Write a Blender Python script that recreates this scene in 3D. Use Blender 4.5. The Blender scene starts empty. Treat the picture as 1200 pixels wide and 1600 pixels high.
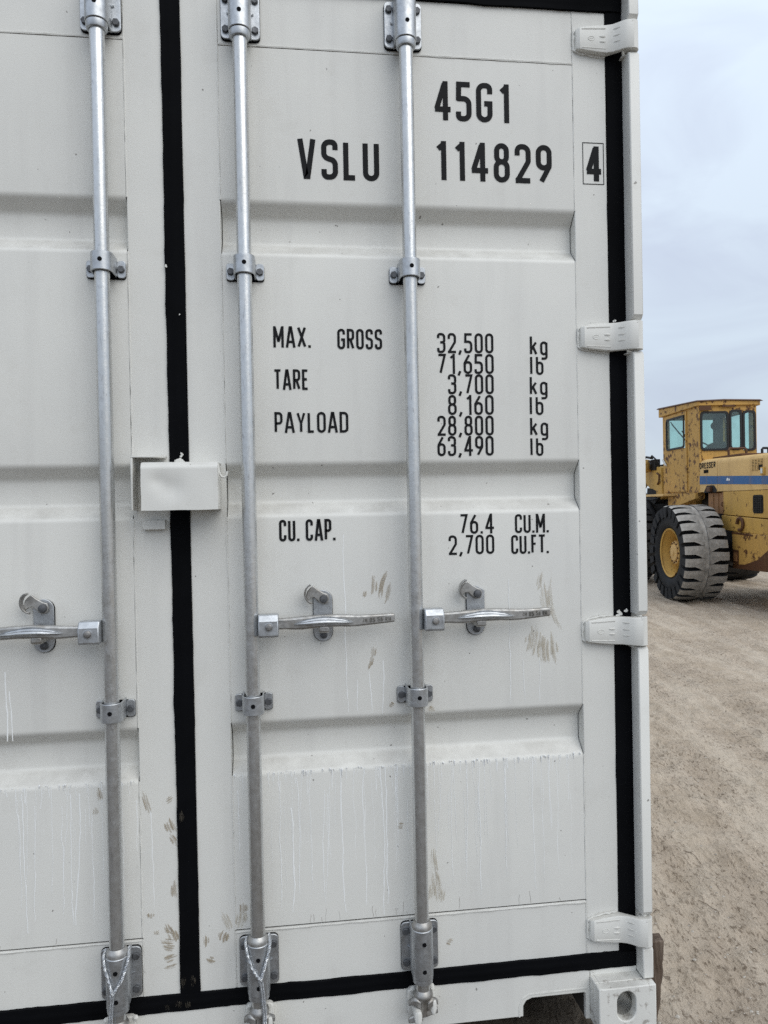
import bpy, bmesh, math, random
import numpy as np
from mathutils import Vector, Matrix
R = math.radians
PI = math.pi
random.seed(7)
rng = np.random.default_rng(7)
scene = bpy.context.scene
col = scene.collection

# ------------------------------------------------------------------ camera
cam = bpy.data.cameras.new('camera')
cam.sensor_fit = 'VERTICAL'
cam.sensor_height = 24.0
cam.lens = 1160.9 / 1600.0 * 24.0
cam.clip_start = 0.05
cam.clip_end = 2000
cam_o = bpy.data.objects.new('camera', cam)
col.objects.link(cam_o)
_r = Vector((0.99211, -0.12394, -0.01880)); _u = Vector((0.01975, 0.00642, 0.99978)); _f = Vector((0.12379, 0.99227, -0.00882))
M4 = Matrix(((_r.x, _u.x, -_f.x, 0.2845), (_r.y, _u.y, -_f.y, -1.9015), (_r.z, _u.z, -_f.z, 1.3864), (0, 0, 0, 1)))
cam_o.matrix_world = M4
scene.camera = cam_o

# ------------------------------------------------------------------ world: thin blue sky behind a layer of cloud
SUN_ELEV, SUN_AZ = R(47), R(146)      # azimuth clockwise from +Y
world = bpy.data.worlds.new('World'); scene.world = world
world.use_nodes = True
wn = world.node_tree.nodes; wl = world.node_tree.links
wn.clear()
w_out = wn.new('ShaderNodeOutputWorld'); w_bg = wn.new('ShaderNodeBackground')
w_bg.inputs['Strength'].default_value = 0.1
sky = wn.new('ShaderNodeTexSky'); sky.sky_type = 'NISHITA'; sky.sun_disc = False
sky.sun_elevation = SUN_ELEV; sky.sun_rotation = SUN_AZ
tc = wn.new('ShaderNodeTexCoord')
sep = wn.new('ShaderNodeSeparateXYZ'); wl.new(tc.outputs['Generated'], sep.inputs[0])
mp = wn.new('ShaderNodeMapping'); mp.inputs['Scale'].default_value = (1.0, 1.0, 2.6)
wl.new(tc.outputs['Generated'], mp.inputs[0])
n1 = wn.new('ShaderNodeTexNoise'); n1.inputs['Scale'].default_value = 3.4; n1.inputs['Detail'].default_value = 6; n1.inputs['Roughness'].default_value = 0.5; n1.inputs['Distortion'].default_value = 0.6
wl.new(mp.outputs[0], n1.inputs['Vector'])
cr = wn.new('ShaderNodeValToRGB')
cr.color_ramp.elements[0].position = 0.36; cr.color_ramp.elements[0].color = (5.3, 5.9, 7.1, 1)
cr.color_ramp.elements[1].position = 0.62; cr.color_ramp.elements[1].color = (6.4, 7.3, 8.3, 1)
wl.new(n1.outputs['Fac'], cr.inputs[0])
# overcast skies brighten towards the zenith
mr = wn.new('ShaderNodeMapRange'); mr.inputs['From Min'].default_value = 0.0; mr.inputs['From Max'].default_value = 1.0
mr.inputs['To Min'].default_value = 0.92; mr.inputs['To Max'].default_value = 1.75
wl.new(sep.outputs['Z'], mr.inputs['Value'])
vm = wn.new('ShaderNodeVectorMath'); vm.operation = 'SCALE'
wl.new(cr.outputs[0], vm.inputs[0]); wl.new(mr.outputs[0], vm.inputs['Scale'])
mx = wn.new('ShaderNodeMix'); mx.data_type = 'RGBA'; mx.inputs['Factor'].default_value = 0.88
wl.new(sky.outputs[0], mx.inputs['A']); wl.new(vm.outputs[0], mx.inputs['B'])
wl.new(mx.outputs['Result'], w_bg.inputs['Color'])
wl.new(w_bg.outputs[0], w_out.inputs[0])

sun = bpy.data.lights.new('sun', 'SUN'); sun.energy = 1.5; sun.angle = R(58); sun.color = (1.0, 0.955, 0.87)
sun_o = bpy.data.objects.new('sun', sun); col.objects.link(sun_o)
sdir = Vector((math.sin(SUN_AZ) * math.cos(SUN_ELEV), math.cos(SUN_AZ) * math.cos(SUN_ELEV), math.sin(SUN_ELEV)))
sun_o.rotation_euler = sdir.to_track_quat('Z', 'Y').to_euler()
sun_o.location = sdir * 30

scene.view_settings.view_transform = 'Standard'
scene.view_settings.look = 'None'
scene.view_settings.exposure = 0.07
scene.view_settings.gamma = 1.0
scene.view_settings.use_curve_mapping = False

# ------------------------------------------------------------------ materials
def new_mat(name):
    m = bpy.data.materials.new(name); m.use_nodes = True
    nt = m.node_tree
    return m, nt.nodes, nt.links, nt.nodes['Principled BSDF']

def noise(N, L, vec, scale, detail=3, rough=0.5, stretch=None, dist=0.0):
    n = N.new('ShaderNodeTexNoise')
    n.inputs['Scale'].default_value = scale; n.inputs['Detail'].default_value = detail
    n.inputs['Roughness'].default_value = rough; n.inputs['Distortion'].default_value = dist
    if stretch:
        mp = N.new('ShaderNodeMapping'); mp.inputs['Scale'].default_value = stretch
        L.new(vec, mp.inputs[0]); L.new(mp.outputs[0], n.inputs['Vector'])
    else:
        L.new(vec, n.inputs['Vector'])
    return n.outputs['Fac']

def ramp(N, L, fac, stops):
    r = N.new('ShaderNodeValToRGB')
    els = r.color_ramp.elements
    while len(els) < len(stops): els.new(0.5)
    for e, (p, c) in zip(els, stops):
        e.position = p; e.color = c if len(c) == 4 else (*c, 1)
    L.new(fac, r.inputs[0]); return r.outputs[0]

def mixc(N, L, fac, a, b, mode='MIX'):
    m = N.new('ShaderNodeMix'); m.data_type = 'RGBA'; m.blend_type = mode
    for key, v in (('Factor', fac), ('A', a), ('B', b)):
        if hasattr(v, 'node'): L.new(v, m.inputs[key])
        elif key == 'Factor': m.inputs[key].default_value = v
        else: m.inputs[key].default_value = (*v, 1) if len(v) == 3 else v
    return m.outputs['Result']

def bump(N, L, height, strength, distance, b, prev=None):
    bn = N.new('ShaderNodeBump'); bn.inputs['Strength'].default_value = strength; bn.inputs['Distance'].default_value = distance
    L.new(height, bn.inputs['Height'])
    if prev is not None: L.new(prev, bn.inputs['Normal'])
    L.new(bn.outputs[0], b.inputs['Normal']); return bn.outputs[0]

def objvec(N):
    return N.new('ShaderNodeTexCoord').outputs['Object']

def m_paint(name, base, grime, spots=0.0):
    m, N, L, b = new_mat(name); v = objvec(N)
    c = mixc(N, L, ramp(N, L, noise(N, L, v, 2.2, 4, .6), [(.35, (0, 0, 0)), (.7, (.7, .7, .7))]), base, tuple(x * y for x, y in zip(base, (.90, .905, .92))))
    vert = noise(N, L, v, 16, 4, .6, (1, 1, .08))
    c = mixc(N, L, ramp(N, L, vert, [(.50, (0, 0, 0)), (.75, (.22, .22, .22))]), c, (.50, .49, .47))
    g = noise(N, L, v, 9, 6, .7)
    c = mixc(N, L, ramp(N, L, g, [(.56, (0, 0, 0)), (.8, (grime, grime, grime))]), c, (.36, .32, .26))
    sp = noise(N, L, v, 230, 2, .5)
    c = mixc(N, L, ramp(N, L, sp, [(.72, (0, 0, 0)), (.78, (.5, .5, .5))]), c, (.42, .41, .39))
    sp2 = noise(N, L, v, 75, 1, .4)
    c = mixc(N, L, ramp(N, L, sp2, [(.785, (0, 0, 0)), (.80, (.75, .75, .75))]), c, (.17, .155, .14))
    if spots:
        s = noise(N, L, v, 26, 5, .7)
        c = mixc(N, L, ramp(N, L, s, [(.575, (0, 0, 0)), (.64, (spots, spots, spots))]), c, (.13, .095, .065))
    gn = N.new('ShaderNodeNewGeometry'); sz = N.new('ShaderNodeSeparateXYZ'); L.new(gn.outputs['Normal'], sz.inputs[0])
    up = ramp(N, L, sz.outputs['Z'], [(.35, (0, 0, 0)), (.8, (.6, .6, .6))])
    dn = mixc(N, L, 1.0, up, ramp(N, L, noise(N, L, v, 11, 5, .65), [(.3, (.25,) * 3), (.6, (1,) * 3)]), 'MULTIPLY')
    c = mixc(N, L, dn, c, (.30, .285, .255))
    L.new(c, b.inputs['Base Color'])
    b.inputs['Roughness'].default_value = .48
    b.inputs['Specular IOR Level'].default_value = .35
    p = bump(N, L, noise(N, L, v, 330, 3, .6), .16, .002, b)
    bump(N, L, noise(N, L, v, 3.0, 2, .4), .25, .012, b, p)
    return m

def m_metal(name, base, rough, spangle=.25, streak=False, dirt=0.0):
    m, N, L, b = new_mat(name); v = objvec(N)
    n = noise(N, L, v, 60, 4, .6)
    c = mixc(N, L, ramp(N, L, n, [(.3, (0, 0, 0)), (.7, (1, 1, 1))]), tuple(x * (1 - spangle) for x in base), base)
    if streak:
        s = noise(N, L, v, 130, 3, .7, (1, 1, .18), 1.5)
        c = mixc(N, L, ramp(N, L, s, [(.57, (0, 0, 0)), (.70, (.55, .55, .55))]), c, (.30, .30, .31))
        d = noise(N, L, v, 6, 4, .7, (1, 1, .16))
        c = mixc(N, L, ramp(N, L, d, [(.50, (0, 0, 0)), (.72, (.45, .45, .45))]), c, (.34, .31, .26))
    if dirt:
        d = noise(N, L, v, 14, 5, .7)
        c = mixc(N, L, ramp(N, L, d, [(.48, (0, 0, 0)), (.7, (dirt, dirt, dirt))]), c, (.20, .165, .12))
    L.new(c, b.inputs['Base Color'])
    b.inputs['Metallic'].default_value = .82
    L.new(ramp(N, L, noise(N, L, v, 45, 4, .7), [(.3, (rough * .75,) * 3), (.7, (rough * 1.35,) * 3)]), b.inputs['Roughness'])
    bump(N, L, noise(N, L, v, 120, 3, .6), .18, .0012, b)
    return m

def m_plain(name, base, rough, spec=.5, var=.15, bscale=80, bstr=.1, bdist=.002, vscale=8):
    m, N, L, b = new_mat(name); v = objvec(N)
    c = mixc(N, L, ramp(N, L, noise(N, L, v, vscale, 4, .6), [(.3, (0, 0, 0)), (.7, (1, 1, 1))]), tuple(x * (1 - var) for x in base), tuple(x * (1 + var) for x in base))
    L.new(c, b.inputs['Base Color']); b.inputs['Roughness'].default_value = rough; b.inputs['Specular IOR Level'].default_value = spec
    if bstr: bump(N, L, noise(N, L, v, bscale, 4, .6), bstr, bdist, b)
    return m

def m_yellow(name, base, rust_lo, rust_hi):
    m, N, L, b = new_mat(name); v = objvec(N)
    c = mixc(N, L, ramp(N, L, noise(N, L, v, 1.6, 5, .6), [(.3, (0, 0, 0)), (.7, (1, 1, 1))]), tuple(x * .86 for x in base), base)
    st = noise(N, L, v, 10, 4, .6, (1, 1, .12))
    c = mixc(N, L, ramp(N, L, st, [(.52, (0, 0, 0)), (.75, (.40, .40, .40))]), c, (.26, .15, .06))
    r1 = noise(N, L, v, 8.0, 8, .74)
    fac = ramp(N, L, r1, [(rust_lo, (0, 0, 0)), (rust_hi, (1, 1, 1))])
    rc = mixc(N, L, noise(N, L, v, 30, 4, .6), (.035, .015, .008), (.15, .06, .025))
    c = mixc(N, L, fac, c, rc)
    L.new(c, b.inputs['Base Color'])
    b.inputs['Roughness'].default_value = .6; b.inputs['Specular IOR Level'].default_value = .3
    bump(N, L, r1, .2, .01, b)
    return m

def m_glass(name, tint, mixr):
    m, N, L, b = new_mat(name)
    out = [n for n in N if n.type == 'OUTPUT_MATERIAL'][0]
    tr = N.new('ShaderNodeBsdfTransparent'); tr.inputs[0].default_value = (*tint, 1)
    gl = N.new('ShaderNodeBsdfGlossy'); gl.inputs['Color'].default_value = (.8, .85, .85, 1); gl.inputs['Roughness'].default_value = .06
    df = N.new('ShaderNodeBsdfDiffuse'); df.inputs[0].default_value = (.30, .36, .35, 1)
    v = objvec(N)
    m1 = N.new('ShaderNodeMixShader'); m2 = N.new('ShaderNodeMixShader')
    L.new(ramp(N, L, noise(N, L, v, 7, 4, .6), [(.35, (.006,) * 3), (.75, (.05,) * 3)]), m1.inputs[0])
    L.new(tr.outputs[0], m1.inputs[1]); L.new(df.outputs[0], m1.inputs[2])
    m2.inputs[0].default_value = mixr
    L.new(m1.outputs[0], m2.inputs[1]); L.new(gl.outputs[0], m2.inputs[2])
    L.new(m2.outputs[0], out.inputs[0])
    return m

def m_mud(name, c0, c1, thr, lo=0.0):
    m, N, L, b = new_mat(name); v = objvec(N)
    out = [n for n in N if n.type == 'OUTPUT_MATERIAL'][0]
    n = noise(N, L, v, 140, 4, .65, (1, 1, .25))
    L.new(mixc(N, L, noise(N, L, v, 120, 4, .6), c0, c1), b.inputs['Base Color'])
    b.inputs['Roughness'].default_value = .9
    tr = N.new('ShaderNodeBsdfTransparent'); mx = N.new('ShaderNodeMixShader')
    a = N.new('ShaderNodeAttribute'); a.attribute_name = 'edge'
    mt = N.new('ShaderNodeMath'); mt.operation = 'MULTIPLY'
    L.new(ramp(N, L, n, [(thr, (lo,) * 3), (thr + .16, (.9,) * 3)]), mt.inputs[0]); L.new(a.outputs['Fac'], mt.inputs[1])
    L.new(mt.outputs[0], mx.inputs[0]); L.new(tr.outputs[0], mx.inputs[1]); L.new(b.outputs[0], mx.inputs[2])
    L.new(mx.outputs[0], out.inputs[0])
    return m

WHITE = (.745, .738, .695)
MAT = dict(
    paint=m_paint('white_container_paint', WHITE, .16),
    grimy=m_paint('grimy_container_paint', WHITE, .55, .55),
    galv=m_metal('galvanized_steel', (.56, .58, .60), .40, .25),
    rod=m_metal('galvanized_tube', (.66, .67, .67), .30, .10, True),
    forged=m_metal('forged_galvanized_steel', (.52, .515, .50), .47, .35, False, .6),
    bolt=m_metal('dull_bolt_steel', (.17, .175, .185), .6, .35),
    pin=m_metal('bare_pin_steel', (.42, .41, .40), .45, .4, False, .4),
    embossed=m_metal('grimy_embossing', (.20, .19, .17), .6, .3),
    scuffed=m_paint('scuffed_container_paint', WHITE, .30),
    hole=m_plain('dark_hole', (.006, .006, .007), .9, .1, 0, bstr=0),
    rubber=m_plain('black_door_rubber', (.0035, .0038, .0048), .8, .06, .3, 60, .25, .002, 5),
    ink=m_plain('black_vinyl_lettering', (.0075, .008, .009), .7, .2, .2, bstr=0),
    run=m_plain('chalky_white_run', (.86, .87, .86), .6, .3, .03, bstr=0),
    mud=m_mud('dried_tan_mud', (.30, .235, .15), (.43, .355, .25), .30, .35),
    film=m_mud('thin_pale_mud_film', (.48, .43, .34), (.60, .55, .46), .36, .2),
    gmud=m_mud('mud_on_rubber', (.05, .043, .033), (.11, .095, .07), .4),
    under=m_plain('dark_underside', (.05, .045, .04), .9, .2, .4, 20, .2, .01),
    wood=None, ground=None,
    yellow=m_yellow('worn_yellow_paint', (.58, .35, .085), .60, .64),
    yellow2=m_yellow('rusty_yellow_paint', (.57, .335, .09), .54, .585),
    tan=m_yellow('faded_tan_paint', (.70, .46, .185), .66, .70),
    orange=m_yellow('rusty_orange_paint', (.34, .17, .07), .58, .66),
    rust=m_yellow('rusted_steel', (.10, .045, .02), .45, .6),
    blue=m_yellow('blue_stripe_paint', (.045, .135, .32), .69, .72),
    tire=m_plain('black_tire_rubber', (.018, .019, .021), .8, .3, .35, 30, .2, .006, 6),
    tread=m_plain('dusty_tread_rubber', (.30, .285, .262), .9, .2, .48, 22, .6, .02, 6),
    tire_worn=m_plain('black_tread', (.045, .044, .043), .9, .2, .35, 30, .3, .008, 6),
    black=m_plain('black_plastic', (.012, .012, .014), .6, .4, .2, bstr=0),
    dark=m_plain('greasy_dark_steel', (.02, .018, .017), .8, .3, .5, 12, .2, .01),
    seat=m_plain('black_seat_vinyl', (.018, .02, .022), .55, .4, .2),
    glass=m_glass('tinted_cab_glass', (.84, .95, .93), .07),
    lamp=m_plain('lamp_glass', (.6, .6, .56), .2, .6, .1, bstr=0),
    shed=m_plain('grey_sheet_metal', (.16, .15, .15), .6, .4, .2),
    bark=m_plain('grey_twigs', (.10, .09, .085), .9, .2, .2),
    drop=m_plain('glint_droplet', (.86, .87, .88), .2, .6, .03, bstr=0),  # water droplets coloured white to stand for their glint
    mudline=m_plain('grey_dirt_line', (.42, .40, .37), .9, .2, .2, bstr=0),
    stone=m_plain('pale_stones', (.42, .39, .345), .9, .2, .35, 40, .3, .004, 3),
    twig=m_plain('dry_twigs', (.11, .08, .055), .9, .2, .3),
)

def make_wood():
    m, N, L, b = new_mat('weathered_timber'); v = objvec(N)
    g = noise(N, L, v, 22, 6, .7, (1, 1, .12), .8)
    c = ramp(N, L, g, [(.3, (.035, .024, .018)), (.5, (.11, .08, .06)), (.75, (.24, .19, .15))])
    c = mixc(N, L, ramp(N, L, noise(N, L, v, 9, 4, .6), [(.55, (0, 0, 0)), (.75, (.6,) * 3)]), c, (.05, .032, .022))
    L.new(c, b.inputs['Base Color']); b.inputs['Roughness'].default_value = .9; b.inputs['Specular IOR Level'].default_value = .2
    bump(N, L, g, .7, .02, b)
    return m
MAT['wood'] = make_wood()

def make_ground():
    m, N, L, b = new_mat('dry_sandy_dirt'); v = objvec(N)
    mp = N.new('ShaderNodeMapping'); mp.inputs['Rotation'].default_value = (0, 0, R(10)); L.new(v, mp.inputs[0]); vr = mp.outputs[0]
    big = noise(N, L, vr, .55, 5, .6, (1.6, .5, 1))
    med = noise(N, L, v, 4.5, 6, .68)
    track = noise(N, L, vr, 5.0, 5, .62, (1.2, .16, 1))
    fine = noise(N, L, vr, 52, 6, .70, (1.4, .55, 1), .5)
    churn = noise(N, L, vr, 2.2, 5, .62, (1.5, .5, 1))
    grit = noise(N, L, v, 170, 3, .7)
    c = ramp(N, L, med, [(.28, (.36, .295, .22)), (.52, (.455, .38, .295)), (.75, (.53, .455, .365))])
    c = mixc(N, L, ramp(N, L, track, [(.46, (0, 0, 0)), (.60, (.7,) * 3)]), c, (.56, .485, .39))
    c = mixc(N, L, ramp(N, L, big, [(.45, (0, 0, 0)), (.7, (.3,) * 3)]), c, (.36, .30, .24))
    c = mixc(N, L, ramp(N, L, churn, [(.42, (0, 0, 0)), (.62, (.45,) * 3)]), c, (.36, .295, .23))
    crev_shade = mixc(N, L, 1.0, ramp(N, L, fine, [(.52, (0, 0, 0)), (.62, (1,) * 3)]), ramp(N, L, churn, [(.38, (.15,) * 3), (.56, (.85,) * 3)]), 'MULTIPLY')  # crevices coloured darker, standing in for shading the soft sun leaves out
    c = mixc(N, L, crev_shade, c, (.14, .105, .075))
    c = mixc(N, L, ramp(N, L, grit, [(.60, (0, 0, 0)), (.72, (.5,) * 3)]), c, (.68, .61, .53))
    # unseen front dirt darkened to dim its bounce; shade painted under the container
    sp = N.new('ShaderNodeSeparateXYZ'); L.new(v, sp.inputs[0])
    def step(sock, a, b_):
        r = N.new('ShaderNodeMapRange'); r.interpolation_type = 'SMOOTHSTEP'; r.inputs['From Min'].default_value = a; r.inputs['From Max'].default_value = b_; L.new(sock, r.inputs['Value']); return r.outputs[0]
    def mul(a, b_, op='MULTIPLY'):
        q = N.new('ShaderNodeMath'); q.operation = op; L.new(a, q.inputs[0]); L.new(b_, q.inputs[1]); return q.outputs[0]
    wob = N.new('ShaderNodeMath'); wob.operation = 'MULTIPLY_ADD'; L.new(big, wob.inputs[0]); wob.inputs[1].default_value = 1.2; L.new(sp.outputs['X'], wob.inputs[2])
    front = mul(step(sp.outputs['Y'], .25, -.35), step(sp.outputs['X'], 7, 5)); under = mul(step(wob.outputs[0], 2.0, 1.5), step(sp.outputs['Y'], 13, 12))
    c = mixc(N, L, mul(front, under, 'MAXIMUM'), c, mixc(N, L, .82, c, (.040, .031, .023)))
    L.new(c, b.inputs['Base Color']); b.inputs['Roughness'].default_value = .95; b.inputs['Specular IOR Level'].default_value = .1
    p = bump(N, L, med, .55, .05, b)
    p = bump(N, L, track, .55, .06, b, p)
    p = bump(N, L, fine, .6, .018, b, p)
    bump(N, L, grit, .6, .005, b, p)
    return m
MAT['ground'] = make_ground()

# ------------------------------------------------------------------ mesh helpers
class MB:
    def __init__(s): s.v = []; s.f = []
    def add(s, vs, fs):
        o = len(s.v); s.v += [tuple(p) for p in vs]; s.f += [tuple(i + o for i in f) for f in fs]; return s
    def box(s, x0, x1, y0, y1, z0, z1):
        return s.add([(x0, y0, z0), (x1, y0, z0), (x1, y1, z0), (x0, y1, z0), (x0, y0, z1), (x1, y0, z1), (x1, y1, z1), (x0, y1, z1)],
                     [(0, 3, 2, 1), (4, 5, 6, 7), (0, 1, 5, 4), (1, 2, 6, 5), (2, 3, 7, 6), (3, 0, 4, 7)])
    def prism(s, poly, axis, a0, a1):
        n = len(poly)
        def P(p, a):
            return {'x': (a, p[0], p[1]), 'y': (p[0], a, p[1]), 'z': (p[0], p[1], a)}[axis]
        return s.add([P(p, a0) for p in poly] + [P(p, a1) for p in poly],
                     [tuple(range(n)), tuple(range(2 * n - 1, n - 1, -1))] + [(i, (i + 1) % n, (i + 1) % n + n, i + n) for i in range(n)])
    def loft(s, loops, caps=True, closed=True):
        n = len(loops[0]); o = []; f = []
        for l in loops: o += list(l)
        for k in range(len(loops) - 1):
            for i in range(n if closed else n - 1):
                a = k * n + i; b_ = k * n + (i + 1) % n
                f.append((a, b_, b_ + n, a + n))
        if caps and closed: f += [tuple(range(n)), tuple(range((len(loops) - 1) * n, len(loops) * n))]
        return s.add(o, f)
    def lathe(s, prof, origin=(0, 0, 0), axis=(0, 0, 1), n=20, caps=True):
        ax = Vector(axis).normalized(); q = ax.to_track_quat('Z', 'Y'); o = Vector(origin)
        return s.loft([[o + q @ Vector((r * math.cos(2 * PI * i / n), r * math.sin(2 * PI * i / n), t)) for i in range(n)] for r, t in prof], caps)
    def cyl(s, p0, p1, r0, r1=None, n=14):
        p0 = Vector(p0); d = Vector(p1) - p0
        return s.lathe([(r0, 0), (r0 if r1 is None else r1, d.length)], p0, d, n)
    def tube(s, path, r, n=8, caps=True):
        pts = [Vector(p) for p in path]; loops = []; up = None
        for i, p in enumerate(pts):
            t = (pts[min(i + 1, len(pts) - 1)] - pts[max(i - 1, 0)]).normalized()
            if up is None: up = t.orthogonal().normalized()
            up = (up - t * up.dot(t)).normalized(); w = t.cross(up)
            rr = r[i] if hasattr(r, '__len__') else r
            loops.append([p + up * rr * math.cos(2 * PI * k / n) + w * rr * math.sin(2 * PI * k / n) for k in range(n)])
        return s.loft(loops, caps)
    def grid(s, fn, nu, nv):
        vs = [fn(i / nu, j / nv) for j in range(nv + 1) for i in range(nu + 1)]
        return s.add(vs, [(j * (nu + 1) + i, j * (nu + 1) + i + 1, (j + 1) * (nu + 1) + i + 1, (j + 1) * (nu + 1) + i) for j in range(nv) for i in range(nu)])
    def hole_plate(s, rect, hole, to3, t0, t1):
        """rect (u0,u1,v0,v1) with one closed hole (list of uv, ccw), extruded t0..t1; to3(u,v,t)."""
        u0, u1, v0, v1 = rect; cu = sum(h[0] for h in hole) / len(hole); cv = sum(h[1] for h in hole) / len(hole)
        def out(h):
            du, dv = h[0] - cu, h[1] - cv
            k = min([((u1 if du > 0 else u0) - cu) / du if abs(du) > 1e-9 else 1e9, ((v1 if dv > 0 else v0) - cv) / dv if abs(dv) > 1e-9 else 1e9])
            return (cu + du * k, cv + dv * k)
        outer = [out(h) for h in hole]
        for c in ((u0, v0), (u1, v0), (u1, v1), (u0, v1)):
            k = min(range(len(outer)), key=lambda i: (outer[i][0] - c[0]) ** 2 + (outer[i][1] - c[1]) ** 2); outer[k] = c
        n = len(hole); vs = []
        for t in (t0, t1):
            vs += [to3(*p, t) for p in outer] + [to3(*p, t) for p in hole]
        f = []
        for i in range(n):
            j = (i + 1) % n
            f += [(i, j, n + j, n + i), (2 * n + i, 3 * n + i, 3 * n + j, 2 * n + j), (n + i, n + j, 3 * n + j, 3 * n + i), (i, 2 * n + i, 2 * n + j, j)]
        return s.add(vs, f)
    def cells(s, us, vs, holes, to3, t0, t1):
        """rectangular panel cut into cells with rectangular holes (u0,u1,v0,v1)."""
        U = sorted(set(list(us) + [h for q in holes for h in q[:2]])); V = sorted(set(list(vs) + [h for q in holes for h in q[2:]]))
        solid = lambda i, j: 0 <= i < len(U) - 1 and 0 <= j < len(V) - 1 and not any(q[0] - 1e-6 <= U[i] and U[i + 1] <= q[1] + 1e-6 and q[2] - 1e-6 <= V[j] and V[j + 1] <= q[3] + 1e-6 for q in holes)
        for i in range(len(U) - 1):
            for j in range(len(V) - 1):
                if not solid(i, j): continue
                a = [to3(U[i], V[j], t) for t in (t0, t1)]; b = [to3(U[i + 1], V[j], t) for t in (t0, t1)]
                c = [to3(U[i + 1], V[j + 1], t) for t in (t0, t1)]; d = [to3(U[i], V[j + 1], t) for t in (t0, t1)]
                s.add([a[0], b[0], c[0], d[0], a[1], b[1], c[1], d[1]], [(0, 1, 2, 3), (4, 7, 6, 5)])
                for (di, dj, e) in ((0, -1, (0, 1, 5, 4)), (1, 0, (1, 2, 6, 5)), (0, 1, (2, 3, 7, 6)), (-1, 0, (3, 0, 4, 7))):
                    if not solid(i + di, j + dj): s.add([a[0], b[0], c[0], d[0], a[1], b[1], c[1], d[1]], [e])
        return s
    def mesh(s, name, sharp=35, off=(0, 0, 0), merge=True):
        bm = bmesh.new()
        vs = [bm.verts.new((p[0] + off[0], p[1] + off[1], p[2] + off[2])) for p in s.v]
        for f in s.f:
            try: bm.faces.new([vs[i] for i in f])
            except ValueError: pass
        if merge: bmesh.ops.remove_doubles(bm, verts=bm.verts, dist=1e-6)
        bmesh.ops.recalc_face_normals(bm, faces=bm.faces)
        a = R(sharp)
        for f in bm.faces: f.smooth = True
        for e in bm.edges: e.smooth = e.is_manifold and e.calc_face_angle(0) < a
        me = bpy.data.meshes.new(name); bm.to_mesh(me); bm.free()
        return me
    def build(s, name, mat, parent=None, bevel=0, seg=2, sharp=35, off=(0, 0, 0), merge=True):
        me = s.mesh(name, sharp, off, merge); me.materials.append(MAT[mat] if isinstance(mat, str) else mat)
        o = bpy.data.objects.new(name, me); col.objects.link(o)
        if parent is not None: o.parent = parent
        if bevel:
            bv = o.modifiers.new('bevel', 'BEVEL'); bv.width = bevel; bv.segments = seg; bv.limit_method = 'ANGLE'; bv.angle_limit = R(40)
        return o

def empty(name, parent=None, loc=(0, 0, 0), rz=0):
    o = bpy.data.objects.new(name, None); col.objects.link(o); o.location = loc; o.rotation_euler = (0, 0, rz); o.empty_display_size = .1
    if parent is not None: o.parent = parent
    return o
def tag(o, label=None, cat=None, group=None, kind=None):
    for k, v in (('label', label), ('category', cat), ('group', group), ('kind', kind)):
        if v: o[k] = v
    return o
def copy_tree(o, parent=None, loc=None, scale=None):
    c = o.copy(); col.objects.link(c)
    if parent is not None: c.parent = parent
    if loc is not None: c.location = loc
    if scale is not None: c.scale = scale
    for ch in list(o.children): copy_tree(ch, c)
    return c

def rrect(x0, x1, z0, z1, r, k=4):
    pts = []
    for cx, cz, a in ((x1 - r, z0 + r, -90), (x1 - r, z1 - r, 0), (x0 + r, z1 - r, 90), (x0 + r, z0 + r, 180)):
        for i in range(k + 1):
            t = R(a + 90 * i / k); pts.append((cx + r * math.cos(t), cz + r * math.sin(t)))
    return pts

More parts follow.
